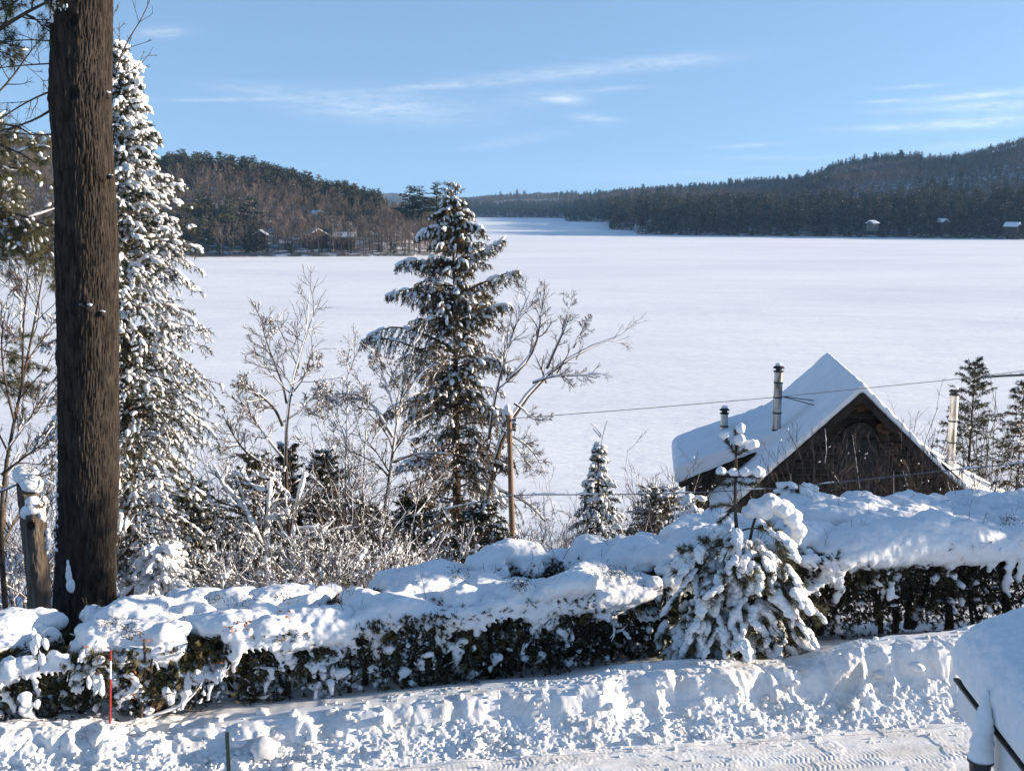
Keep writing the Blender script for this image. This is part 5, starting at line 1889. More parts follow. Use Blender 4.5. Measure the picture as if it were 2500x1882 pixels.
# ---- spruces on the neighbour's side, beyond the right edge: the low sun throws their shade along the hedge
def shade_trees():
    rng = np.random.default_rng(71)
    src = {}
    for i, (x, y, h, w) in enumerate(((15.5, 18.9, 6.8, 1.3), (17.2, 21.4, 8.0, 1.7), (19.5, 18.9, 8.2, 1.25), (22.0, 20.9, 9.0, 1.7), (24.0, 19.2, 9.6, 1.2), (27.5, 22.4, 10.5, 1.9), (30.5, 20.4, 10.8, 1.4))):
        b = np.array([x, y, gz(x, y)])
        conifer('neighbour_spruce', ['short spruce nearest the hedge end', 'broad spruce behind the short one', 'thin spruce next to the shed', 'middle spruce of the neighbouring row', 'slim spruce in the second half of the row', 'broadest spruce far along the row', 'last spruce of the neighbouring row'][i] + ' beyond the right edge', 'spruce tree', b, b + np.array([0, 0, h]), lambda t, c: .1 + w * (1 - t) ** .75, 80, 700 + i, K=10, twl=.42, nlen=.16, nwid=.04, dens=8, snowp=.3, pad=.07, trunk_r=.14, hang=.4, t0=.1, bigpad=1)


shade_trees()

# ------------------------------------------------------------------ broken stump, white pine boughs at the left edge
STUMP = mat('broken_wood', (.05, .038, .030), (.17, .135, .105), .95, 5, 6, .9, 22, stretch=(1.4, 1.4, .22), bdist=.03)
ROT = mat('rotten_heart', (.10, .04, .012), (.42, .22, .05), .9, 14, 4)


def ragged_stem(pts, Y, r0, r1, seed, n=70, m=52, jag=.12, hollow=None):
    rng = np.random.default_rng(seed)
    p = resample(np.array([P(a, b, Y) for a, b in pts]), n)
    rad = np.linspace(r0, r1, n)
    ang = np.linspace(0, 2 * np.pi, m, endpoint=False)
    A, K = np.meshgrid(ang, np.linspace(0, 1, n))
    Z = p[:, 2][:, None] + 0 * A
    f1, f2, cid = worley(A * 3.2 * 1.6, Z * 3.2, seed)
    Rr = rad[:, None] * (1 + .12 * (np.clip((f2 - f1) * 2, 0, 1) ** .6 - .5) + .10 * fbm(np.cos(A) * 2, np.sin(A) * 2, Z * 2.2, 3, seed=seed))
    X = p[:, 0:1] + np.cos(A) * Rr
    Y_ = p[:, 1:2] + np.sin(A) * Rr
    top = sstep(.86, 1, K)
    Z = Z + top * jag * fbm(np.cos(A) * 3, np.sin(A) * 3, K * 0, 3, seed=seed + 3)
    if hollow:
        hx, hz, hr = hollow
        front = np.sin(A) < 0
        d = np.hypot((X - hx) / .8, Z - hz)
        Y_ = Y_ + np.where(front, sstep(hr, hr * .55, d) * rad[:, None] * 1.35 - .03 * np.exp(-((d - hr) / .03) ** 2), 0)
    V = np.stack([X, Y_, Z], -1)
    i = np.arange(n * m).reshape(n, m)
    j = np.roll(i, -1, 1)
    mb = MB().add(V, np.stack([i[:-1], j[:-1], j[1:], i[1:]], -1).reshape(-1, 4))
    k = np.arange(m)
    mb.add(np.vstack([V[-1], [V[-1].mean(0) - [0, 0, .05]]]), np.stack([k, (k + 1) % m, k * 0 + m], 1))
    return mb, p


def snow_lump(cs, rs, vox=.02, sm=6, disp=.02, df=6, seed=1):
    mb = MB()
    rng = np.random.default_rng(seed)
    for c, r in zip(cs, rs):
        blobs(mb, rng, [c], r[0], r[1], r[2], ICO2, .0, dirs=np.array([[1.0, 0, 0]]))
    return voxel(mb, vox, sm, disp, df, seed)


def broken_stump():
    Y = 19.0
    g = P(85, 1500, Y)
    t = thing('broken_stump', 'two-stemmed broken dead stump with round snow caps left of the thick trunk', 'stump', (g[0], Y, gz(g[0], Y)))
    mb, p = ragged_stem([(100, 1560), (95, 1440), (80, 1300), (66, 1185)], Y + .25, .20, .17, 5)
    mb.build('stem', STUMP, t, smooth=True)
    h = P(92, 1272, Y)
    mb, p = ragged_stem([(95, 1560), (96, 1440), (90, 1330), (86, 1232)], Y - .1, .19, .165, 7, hollow=(h[0], h[2], .085))
    o = mb.build('stem', STUMP, t, smooth=True)
    mb = MB()
    blobs(mb, np.random.default_rng(1), [h + [-.02, -.02, .0]], .05, .08, .085, ICO2, .1)
    mb.build('rotten_heart', ROT, o, smooth=True)
    c = P(62, 1160, Y + .2)
    snow_lump([c, c + [.13, -.05, -.14], c + [-.06, 0, .03], c + [.2, -.02, -.2]], [(.22, .24, .16), (.2, .22, .15), (.17, .18, .15), (.1, .12, .12)], seed=4).build('snow_cap', SNOW, t, smooth=True)
    c = P(84, 1240, Y - .1)
    snow_lump([c, c + [-.03, 0, .12], c + [-.14, -.05, -.07], c + [.14, -.06, -.08], c + [.17, -.03, -.17], c + [.0, -.1, -.02]], [(.19, .2, .12), (.12, .13, .11), (.09, .1, .13), (.08, .1, .12), (.05, .06, .1), (.14, .1, .09)], seed=6).build('snow_cap', SNOW, t, smooth=True)
    rng = np.random.default_rng(3)
    mb = MB()
    pts = np.array([P(117 + rng.uniform(-4, 3), y, Y - .1) for y in rng.uniform(1290, 1350, 16)])
    blobs(mb, rng, pts, .035, .05, .05, ICO2, .1)
    mb.build('clinging_snow', SNOW_PLAIN, t, smooth=True)


broken_stump()


def tufts(leaf, rng, tips, tg, n, ln, wd, spread=.75):
    """bundles of long pine needles fanning from twig ends"""
    p = np.repeat(tips, n, axis=0) + rng.normal(size=(len(tips) * n, 3)) * .012
    t = np.repeat(tg, n, axis=0)
    needles(leaf, rng, p, t, ln, wd, spread, 0, .12)


def white_pine():
    """a pine that stands just outside the frame: its boughs reach in"""
    Y = 19.5
    x = XA(-330, Y, ZD)
    t = thing('white_pine', 'long-needled pine boughs reaching in at the upper left edge, snow on them', 'pine tree', (x, Y, gz(x, Y)))
    mb = MB()
    tubes(mb, np.array([[x, Y, ZD - .2], [x + .1, Y, ZD + 5], [x + .15, Y, ZD + 13]]), np.array([.3, .24, .1]), 14)
    mb.build('trunk', BARK, t, smooth=True)
    rng = np.random.default_rng(77)

    def bough(pts, Yb, r0, k1, k2, snowp, ntuft, label=None, ln=.14, snowsz=.045, droop=.12):
        Yb, ln = Yb + 5.2, ln * 1.15
        k1, ntuft, snowp = int(k1 * 1.1), int(ntuft * 1.1), snowp * .42
        p = px_path(pts, Yb, -.5, rng, 9, .06)
        r = np.linspace(r0, r0 * .35, 9)
        w, lf, sn = MB(), MB(), MB()
        tubes(w, p, r, 8)
        l1, q1 = sprout(rng, p[None], r[None], k1, .34, (25, 60), 5, -droop * .3, .14, .3, .55, .006)
        tubes(w, l1, q1, 5)
        l2, q2 = sprout(rng, l1, q1, k2, .5, (20, 55), 4, -droop, .14, .15, .65, .004)
        tubes(w, l2, q2, 3)
        tips = np.concatenate([l2[:, -1], l2[:, 2], l1[:, -1]])
        tg = unit(np.concatenate([l2[:, -1] - l2[:, -2], l2[:, 2] - l2[:, 1], l1[:, -1] - l1[:, -2]]))
        tufts(lf, rng, tips, tg, ntuft, ln, .0065)
        sel = rng.random(len(tips)) < snowp
        c = tips[sel] + tg[sel] * .03 + [0, 0, .02]
        kk = len(c)
        blobs(sn, rng, c, snowsz * rng.uniform(.7, 1.7, kk), snowsz * rng.uniform(.5, 1.0, kk), snowsz * rng.uniform(.35, .7, kk), ICO2, .06, 0, tg[sel])
        snow_on(sn, rng, l1, q1, snowp, .018, (0, -.2, 1), 5)
        b = w.build('bough', BARK2, t, smooth=True)
        o = lf.build('needles', PINE_N, b)
        if sn.n:
            sn.build('snow', SNOW_PLAIN, b, smooth=True)
    bough([(-260, 200), (-60, 110), (0, 75), (45, 35), (110, 8)], 12.5, .06, 10, 6, .08, 22)
    bough([(-260, 120), (-80, 60), (20, 20), (90, -30)], 12.8, .035, 9, 6, .12, 22)
    bough([(-260, 60), (-60, 90), (10, 105), (60, 118)], 13, .025, 8, 5, .25, 22)
    bough([(-280, 420), (-90, 330), (-10, 290), (50, 300), (80, 330)], 15, .04, 12, 7, .35, 22)
    bough([(-280, 400), (-120, 350), (-30, 340), (60, 370), (92, 400)], 14.6, .04, 12, 7, .35, 22)
    bough([(-280, 480), (-90, 420), (-10, 400), (70, 415)], 15.2, .03, 10, 6, .2, 22)
    bough([(-280, 560), (-90, 520), (0, 510), (70, 520), (122, 555)], 14.2, .04, 15, 8, .55, 24, snowsz=.05)
    bough([(-280, 640), (-90, 560), (0, 545), (80, 560), (130, 610)], 14.6, .04, 15, 8, .45, 26, snowsz=.05)
    bough([(-280, 660), (-100, 590), (-10, 590), (60, 620), (110, 640)], 14.9, .03, 13, 8, .12, 26)
    bough([(-280, 900), (-120, 850), (-20, 840), (40, 860), (75, 880)], 15.5, .03, 11, 7, .08, 24)
    bough([(-280, 980), (-110, 920), (-20, 915), (30, 940), (60, 970)], 15.7, .03, 11, 7, .08, 24)


white_pine()

# ------------------------------------------------------------------ the cedar hedge and its snow
HO = np.array([-5.6, 14.5, 0])
HE = unit(np.array([1, .27, 0]))
HN = np.array([-HE[1], HE[0], 0])
h_w = interp([-4, 0, 5, 10, 17], [1.2, 1.3, 1.8, 2.4, 2.9])
h_t = interp([-4, 0, 3, 5, 8, 10.2, 11.5, 12.8, 15.5, 22], [1.22, 1.25, 1.28, 1.34, 1.44, 1.56, 1.72, 1.78, 1.50, 1.40])
HZ = ZD - .08


def hp(a, d, z):
    a, d, z = np.broadcast_arrays(np.asarray(a, float), np.asarray(d, float), np.asarray(z, float))
    return HO + a[..., None] * HE + d[..., None] * HN + z[..., None] * np.array([0, 0, 1.0]) + np.array([0, 0, HZ])


def hedge():
    rng = np.random.default_rng(15)
    c = hp(6, 0, 0)
    t = thing('cedar_hedge', 'long cedar hedge buried under rounded mounds of snow across the foreground', 'hedge', (float(c[0]), float(c[1]), HZ))
    A0, A1 = -3.2, 19.5
    # stems
    a = A0
    k = 0
    lmb, sn = MB(), MB()
    while a < A1:
        a += rng.uniform(.28, .62)
        if 9.2 < a < 10.9:
            pass
        d = rng.uniform(.15, .75) * h_w(a) * .55
        H = h_t(a)
        nst = rng.integers(1, 3)
        for q in range(nst):
            lean = rng.normal(size=2) * .22
            s = np.linspace(0, 1, 7)
            p = hp(a + q * .1 + lean[0] * s + .05 * np.sin(s * 5 + a), d + lean[1] * s, -.1 + (H + .05) * s)
            r = np.linspace(rng.uniform(.035, .075), .016, 7)
            mb = MB()
            tubes(mb, p, r, 7)
            mb.build('stem', BARK2, t, smooth=True)
            l1, q1 = sprout(rng, p[None], r[None], 7, .42, (35, 80), 5, .02, .22, .12, .45, .007)
            tubes(lmb, l1, q1, 4)
            l2, q2 = sprout(rng, l1, q1, 4, .5, (25, 65), 4, 0, .22, .2, .6, .005)
            tubes(lmb, l2, q2, 3)
            snow_on(sn, rng, l1, q1, .5, .016, (0, -.2, 1), 5)
            snow_on(sn, rng, l2, q2, .3, .010, (0, -.2, 1), 4)
    lmb.build('branches_crown', BARK2, t)
    # sprays of cedar: thick below the snow, thinning to bare stems near the ground
    leafs = [MB(), MB()]
    N = 92000
    a = rng.uniform(A0, A1, N)
    H = np.array([h_t(q) for q in np.linspace(A0, A1, 400)])[((a - A0) / (A1 - A0) * 399).astype(int)]
    W = np.array([h_w(q) for q in np.linspace(A0, A1, 400)])[((a - A0) / (A1 - A0) * 399).astype(int)]
    f = 1 - rng.random(N) ** 1.35 * .97
    front = rng.random(N) < .55
    d = np.where(front, rng.uniform(-.16, .30, N), rng.uniform(.2, 1, N) * W * .8)
    clump = fbm(a * 2.6, f * H * 3.2, d * 2.2, 3, seed=51)
    low = sstep(.10 + .22 * sstep(6, 2, a), .42 + .30 * sstep(6, 2, a), f)
    keep = rng.random(N) < np.clip(.06 + low * (.80 + .25 * sstep(3, 8, a)) + clump * 1.0, .015, 1)
    bulge = .16 * fbm(a * 1.3, f * H * 1.6, d * 0, 2, seed=52)
    d = d + np.where(front, bulge, 0)
    a, H, W, f, d, front = a[keep], H[keep], W[keep], f[keep], d[keep], front[keep]
    pos = hp(a, d, f * (H + .10))
    n = len(a)
    dirv = unit(-HN[None] * rng.uniform(.2, 1.1, (n, 1)) + rng.normal(size=(n, 3)) * .6 + np.array([0, 0, -.25]))
    fx = unit(np.cross(dirv, rng.normal(size=(n, 3)) * .7 + HN))
    ln = rng.uniform(.07, .17, n)[:, None]
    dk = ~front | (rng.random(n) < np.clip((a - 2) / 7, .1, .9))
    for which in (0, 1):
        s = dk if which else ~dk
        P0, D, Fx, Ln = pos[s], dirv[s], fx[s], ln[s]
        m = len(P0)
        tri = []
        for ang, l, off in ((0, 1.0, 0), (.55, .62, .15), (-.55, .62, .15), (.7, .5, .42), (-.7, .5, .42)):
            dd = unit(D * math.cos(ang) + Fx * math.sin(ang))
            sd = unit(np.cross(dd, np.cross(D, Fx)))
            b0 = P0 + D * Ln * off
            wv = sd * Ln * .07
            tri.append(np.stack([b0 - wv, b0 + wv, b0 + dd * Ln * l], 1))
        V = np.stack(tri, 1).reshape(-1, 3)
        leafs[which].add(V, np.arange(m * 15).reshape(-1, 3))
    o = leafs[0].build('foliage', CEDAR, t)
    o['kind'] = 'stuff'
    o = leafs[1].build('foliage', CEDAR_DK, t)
    o['kind'] = 'stuff'
    # a few dead leaves caught in the left part
    lf = MB()
    for (px, py, k, sp) in ((590, 1520, 14, 16), (560, 1535, 8, 10), (520, 1610, 16, 22), (330, 1580, 18, 40), (390, 1600, 16, 30), (250, 1600, 12, 20), (310, 1690, 12, 18), (375, 1730, 8, 14), (690, 1500, 6, 10)):
        for _ in range(k):
            q = P(px + rng.normal() * sp, py + rng.normal() * sp * .6, 14.75 + .27 * 0)
            yy = HO[1] + .27 * (q[0] - HO[0]) - .12
            q = P(px + rng.normal() * sp, py + rng.normal() * sp * .6, yy)
            dd = unit(rng.normal(size=3))
            e = unit(np.cross(dd, rng.normal(size=3)))
            lf.add(np.array([q, q + dd * .03 + e * .018, q + dd * .065, q + dd * .03 - e * .018]), [[0, 1, 2, 3]])
    lf.build('dead_leaves', OAKLEAF, t)
    # small snow caught in the face of the hedge
    M_ = 3800
    a = rng.uniform(A0, A1, M_)
    H = np.array([h_t(q) for q in a])
    f = rng.uniform(.25, .97, M_)
    pos = hp(a, rng.uniform(-.16, .35, M_) + .16 * fbm(a * 1.3, f * H * 1.6, a * 0, 2, seed=52), f * H)
    keep = fbm(a * 1.7, f * H * 2.4, a * 0, 3, seed=53) + rng.normal(size=M_) * .3 + np.where(a < 3.5, .05, -.22) > .0
    pos = pos[keep]
    k = len(pos)
    sz = rng.gamma(1.6, .013, k) + .008
    blobs(sn, rng, pos, sz * rng.uniform(.8, 2.2, k), sz * rng.uniform(.6, 1.0, k), sz * rng.uniform(.4, 1.5, k), OCT, .34)
    o = sn.build('caught_snow', SNOW_PLAIN, t, smooth=True)
    o['kind'] = 'stuff'
    # lumps big enough to pick out one by one
    kinds = []
    for s in range(7):
        cs, rs = [np.zeros(3)], [(.075, .06, .045)]
        for _ in range(rng.integers(5, 10)):
            cs.append(rng.normal(size=3) * [.07, .04, .045] + [0, -.01, -.045])
            r = rng.uniform(.018, .05)
            rs.append((r * rng.uniform(.8, 1.8), r, r * rng.uniform(1, 2.2)))
        kinds.append(snow_lump(cs, rs, .010, 4, .02, 12, s).mesh('snow_lump', [SNOW], True))
    spots = [(830, 1565, 1.0), (910, 1570, 1.1), (915, 1620, 1.0), (1120, 1545, 1.7), (1160, 1580, .8), (1325, 1480, 1.2), (1340, 1515, 1.1), (1290, 1560, .9), (1460, 1500, 1.3), (1505, 1560, 1.2), (1520, 1590, .9), (700, 1530, 1.5), (720, 1555, 1.0), (640, 1600, .8), (580, 1630, 1.3), (530, 1645, 1.0), (420, 1590, 1.0), (470, 1560, 1.2),
             (235, 1665, 1.6), (250, 1640, 1.3), (160, 1660, 1.1), (90, 1560, 1.6), (20, 1480, 2.0), (10, 1540, 1.6), (60, 1700, 1.2), (360, 1700, 1.4), (355, 1745, 1.2), (300, 1770, 1.2), (260, 1775, .9), (1050, 1640, 1.2), (980, 1610, .9), (1000, 1560, .9), (850, 1625, 1.1), (790, 1600, .9), (760, 1655, .9), (1220, 1610, .9), (1180, 1640, 1.1),
             (1400, 1590, 1.0), (1430, 1640, .8), (2020, 1500, .9), (2120, 1455, 1.1), (2070, 1440, 1.0), (2200, 1480, .9), (2290, 1470, .9), (2330, 1440, 1.0), (2360, 1455, .9), (2250, 1520, .7), (2100, 1530, .7), (1390, 1520, 1.0), (1250, 1500, .9), (880, 1530, 1.0), (950, 1530, .8), (800, 1530, 1.0), (140, 1610, 1.1), (200, 1600, .9), (450, 1660, .9), (610, 1540, 1.4)]
    for i, (px, py, s) in enumerate(spots):
        if i % 3 or px > 700:
            continue
        s = s * .85
        q0 = P(px, py, 15.5)
        yy = HO[1] + .27 * (q0[0] - HO[0]) - .14
        q = P(px, py, yy)
        o = link('snow_lump', kinds[i % 7], t, tuple(q - parent_world(t)))
        o.rotation_euler = (rng.normal() * .2, rng.normal() * .2, rng.uniform(0, 6.28))
        o.scale = (s * rng.uniform(.6, 1.25), s * rng.uniform(.6, .9), s * rng.uniform(.8, 1.6))
    # the snow on top: one continuous, lumpy, torn cover
    mb = MB()
    na, nd = int((A1 - A0) / .05), 46
    ga = np.linspace(A0 - .1, A1, na)
    gd = np.linspace(-.20, 1.06, nd)
    GA, GD = np.meshgrid(ga, gd, indexing='ij')
    xs_ = np.linspace(-4, 22, 300)
    Wg = np.interp(GA, xs_, [h_w(q) for q in xs_])
    Hg = np.interp(GA, xs_, [h_t(q) for q in xs_])
    fo = .10 * fbm(ga * .9, ga * 0, ga * 0, 3, seed=64)[:, None] * sstep(.6, .0, GD)
    DD = np.where(GD < .15, GD, .15 + (GD - .15) / .91 * (Wg - .05)) - fo
    frt = np.clip((DD + fo + .20) / .30, 0, 1)
    bck = np.clip((Wg + .10 - DD) / .35, 0, 1)
    rim = np.sqrt(np.clip(1 - (1 - frt) ** 2, 0, 1)) * np.sqrt(np.clip(1 - (1 - bck) ** 2, 0, 1))
    rightm = sstep(10.6, 11.6, GA)
    nz1 = fbm(GA * .8, DD * 1.0, GA * 0, 3, seed=61)
    nz3 = np.abs(fbm(GA * 1.5 + .7 * nz1, DD * 1.7, GA * 0, 2, seed=63))
    gapn = fbm(GA * 1.35, DD * .8, GA * 0 + 3, 2, seed=66)
    gap = sstep(.24, .40, gapn) * (1 - .8 * rightm)            # places where the cover has slid or thinned
    th = (.10 + .05 * rightm) + .26 * nz1 + .26 * nz3
    top = Hg + .02 + rim * np.clip(th, .0, 1) * (1 - gap) - .34 * gap - .13 * (1 - rim)
    low_ = np.minimum(Hg - .06, top - .05)
    TV, LV = hp(GA, DD, top), hp(GA, DD, low_)
    ii = np.arange(na * nd).reshape(na, nd)
    fq = np.stack([ii[:-1, :-1], ii[1:, :-1], ii[1:, 1:], ii[:-1, 1:]], -1).reshape(-1, 4)
    ring = np.concatenate([ii[:-1, 0], ii[-1, :-1], ii[1:, -1][::-1], ii[0, 1:][::-1]])
    rn = np.roll(ring, -1)
    mb.add(np.concatenate([TV.reshape(-1, 3), LV.reshape(-1, 3)]), np.concatenate([fq, fq[:, ::-1] + na * nd, np.stack([rn, ring, ring + na * nd, rn + na * nd], 1)]))
    cs, rs, dr = [], [], []

    def gapat(aa, dd):
        return float(fbm(np.array([aa * 1.35]), np.array([dd * .8]), np.array([3.0]), 2, seed=66)[0]) > .28 and aa < 11
    # hummocks of very different sizes, some drawn out into curved ridges
    for _ in range(620):
        aa = rng.uniform(A0, A1)
        right = aa > 11
        dd = rng.uniform(.05, h_w(aa))
        if gapat(aa, dd):
            continue
        r = .06 + .33 * rng.random() ** 2.8
        if right and r < .2 and dd < 1.2 and rng.random() < .8:
            continue
        ln = r * rng.uniform(.3, 3.2)
        th0 = rng.normal() * .6
        z0 = h_t(aa) + .10 + .18 * float(fbm(np.array([aa * .8]), np.array([dd]), np.array([0.0]), 3, seed=61)[0]) + r * rng.uniform(.05, .35)
        k = 6
        for q in np.linspace(-.5, .5, k):
            w = 1 - .9 * abs(q)
            cs.append((aa + q * ln * math.cos(th0), np.clip(dd + q * ln * math.sin(th0) + .3 * r * math.sin(q * 5), -.02, h_w(aa)), z0 - .25 * r * q * q))
            rs.append((r * (.5 + .5 * w), r * (.5 + .5 * w) * .9, r * .62 * (.5 + .5 * w)))
    # the torn front edge: rolls, flaps and fingers of uneven length
    aa = A0
    while aa < A1 - .1:
        aa += rng.uniform(.03, .11)
        H = h_t(aa)
        right = aa > 10.8
        if gapat(aa, -.05) and rng.random() < .85:
            continue
        f0 = float(.10 * fbm(np.array([aa * .9]), np.array([0.0]), np.array([0.0]), 3, seed=64)[0])
        sag = .10 * float(fbm(np.array([aa * 1.7]), np.array([9.0]), np.array([0.0]), 3, seed=67)[0])
        r = rng.uniform(.08, .14)
        cs.append((aa, -.06 - f0, H + .06 + sag))
        rs.append((r * 1.1, r, r))
        if rng.random() < (.55 if not right else .6):
            ln = rng.gamma(2.0, .095) + .05
            ln = min(ln, .52) * (1.5 if right else 1)
            r = rng.uniform(.05, .10)
            x0, dr_ = aa, rng.normal() * .09
            nn = max(2, int(ln / .045))
            for q in range(nn + 1):
                ff = q / nn
                cs.append((x0 + dr_ * ff + .012 * math.sin(q * 1.9 + aa), -.11 - f0 - .05 * math.sin(ff * 2.6) + .05 * ff, H + .04 + sag - ln * ff))
                rr = r * (1 - .5 * ff) * rng.uniform(.75, 1.25)
                rs.append((rr * rng.uniform(.9, 1.5), rr * .9, .06))
    # clumps caught on the upper face, drooping where the twigs bend
    for _ in range(430):
        aa = rng.uniform(A0, A1)
        if aa > 9 and rng.random() < .45:
            continue
        H = h_t(aa)
        f = 1 - rng.random() ** 1.5 * .62
        if float(fbm(np.array([aa * 1.6]), np.array([f * 2.5]), np.array([0.0]), 2, seed=68)[0]) < -.08:
            continue
        d0 = -.10 - .16 * float(fbm(np.array([aa * 1.3]), np.array([f * H * 1.6]), np.array([0.0]), 2, seed=52)[0]) * -1
        ln = rng.gamma(2.0, .05) + .03
        r = rng.uniform(.035, .075)
        tx, ty = rng.normal() * .5, rng.normal() * .25 - .15
        nn = max(2, int(ln / .04))
        for q in range(nn + 1):
            ff = q / nn
            cs.append((aa + tx * ln * ff, d0 + ty * ln * ff, H * f + .03 - ln * (.35 * ff + .65 * ff * ff)))
            rr = r * (1 - .45 * ff) * rng.uniform(.75, 1.25)
            rs.append((rr * rng.uniform(.9, 1.6), rr, rr * .8))
    # two big smooth bolsters
    for (a0_, a1_, dz, rr) in ((11.35, 14.6, .0, .34), (6.1, 8.0, -.02, .25), (2.35, 3.3, .02, .22), (.1, .9, .03, .2)):
        for aa in np.arange(a0_, a1_, .08):
            H = h_t(aa)
            e = math.sqrt(max(0, 1 - abs((aa - .5 * (a0_ + a1_)) / (.5 * (a1_ - a0_) + .1)) ** 3))
            cs.append((aa, .22, H + .07 + dz))
            rs.append((rr, rr * 1.25, rr * .85 * e + .02))
            cs.append((aa, -.04, H - .05 * e * rr / .3))
            rs.append((rr * .8, rr * .72, rr * .85 * e + .02))
    cs, rs = np.array(cs), np.array(rs)
    W3 = hp(cs[:, 0], cs[:, 1], cs[:, 2])
    blobs(mb, rng, W3, rs[:, 0], rs[:, 1], rs[:, 2], ICO2, .0, 0, np.broadcast_to(HE, W3.shape))
    r = voxel(mb, .0235, 4, .040, 5.5, 70)
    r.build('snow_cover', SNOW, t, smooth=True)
    # stems and a bowed, snow-carrying branch in front of the left part
    for pts, r0, r1, sn_ in (([(338, 1800), (345, 1730), (356, 1650), (352, 1560)], .030, .018, 0), ([(340, 1762), (372, 1752), (400, 1738), (440, 1728), (462, 1708), (490, 1680), (505, 1640)], .022, .007, .7), ([(440, 1728), (480, 1738), (510, 1733), (548, 1722)], .009, .004, 0)):
        q0 = P(pts[0][0], pts[0][1], 15.0)
        yy = HO[1] + .27 * (q0[0] - HO[0]) - .12
        p = resample(np.array([P(x_, y_, yy + .27 * (P(x_, y_, 15.0)[0] - q0[0])) for x_, y_ in pts]), 12)
        r = np.linspace(r0, r1, 12)
        mb2 = MB()
        tubes(mb2, p, r, 7)
        mb2.build('branch' if sn_ else 'stem', BARK2, t, smooth=True)
        if sn_:
            s2 = MB()
            snow_on(s2, rng, p[None], r[None], 1.0, .022 * sn_, (0, -.15, 1), 6)
            s2.build('snow', SNOW_PLAIN, t, smooth=True)
    # evergreen sprigs that poke out of the snow
    lf = MB()
    for (px, py) in ((1370, 1425), (1260, 1420), (1275, 1430), (1480, 1390), (1505, 1400), (845, 1420), (790, 1405), (270, 1520), (310, 1530), (320, 1550), (700, 1455), (590, 1470), (520, 1460), (1120, 1400), (2460, 1270), (2300, 1400), (1530, 1400)):
        q0 = P(px, py, 16.5)
        yy = HO[1] + .27 * (q0[0] - HO[0]) + .0
        q = P(px, py, yy - .1)
        b = np.repeat(q[None], 60, 0) + rng.normal(size=(60, 3)) * [.09, .05, .05]
        needles(lf, rng, b, unit(rng.normal(size=(60, 3)) * .5 + [0, -.8, .3]), .09, .013, .6)
    o = lf.build('sprig', CEDAR, t)
    tw = MB()
    nt = 170
    aa = rng.uniform(A0, A1, nt)
    p0 = hp(aa, rng.uniform(0, 1, nt) * np.array([h_w(q) for q in aa]), np.array([h_t(q) for q in aa]) + .05)
    dv = unit(rng.normal(size=(nt, 3)) * .35 + [0, 0, 1])
    ln = rng.uniform(.2, .55, nt)[:, None]
    s_ = np.linspace(0, 1, 4)[None, :, None]
    pp = p0[:, None] + dv[:, None] * ln[:, None] * s_ + rng.normal(size=(nt, 4, 3)) * .012
    tubes(tw, pp, np.full((nt, 4), .0045) * np.array([1.2, 1, .8, .5]), 3)
    l1, q1 = sprout(rng, pp, np.full((nt, 4), .0045), 2, .45, (25, 60), 3, .05, .1, .4, .7, .003)
    tubes(tw, l1, q1, 3)
    tw.build('twigs_crown', TWIG, t)
    return t


hedge()

# ------------------------------------------------------------------ driveway and ploughed bank
BO = np.array([-.2, 13.8, 0])
BE = unit(np.array([1, .15, 0]))
BN = np.array([-BE[1], BE[0], 0])


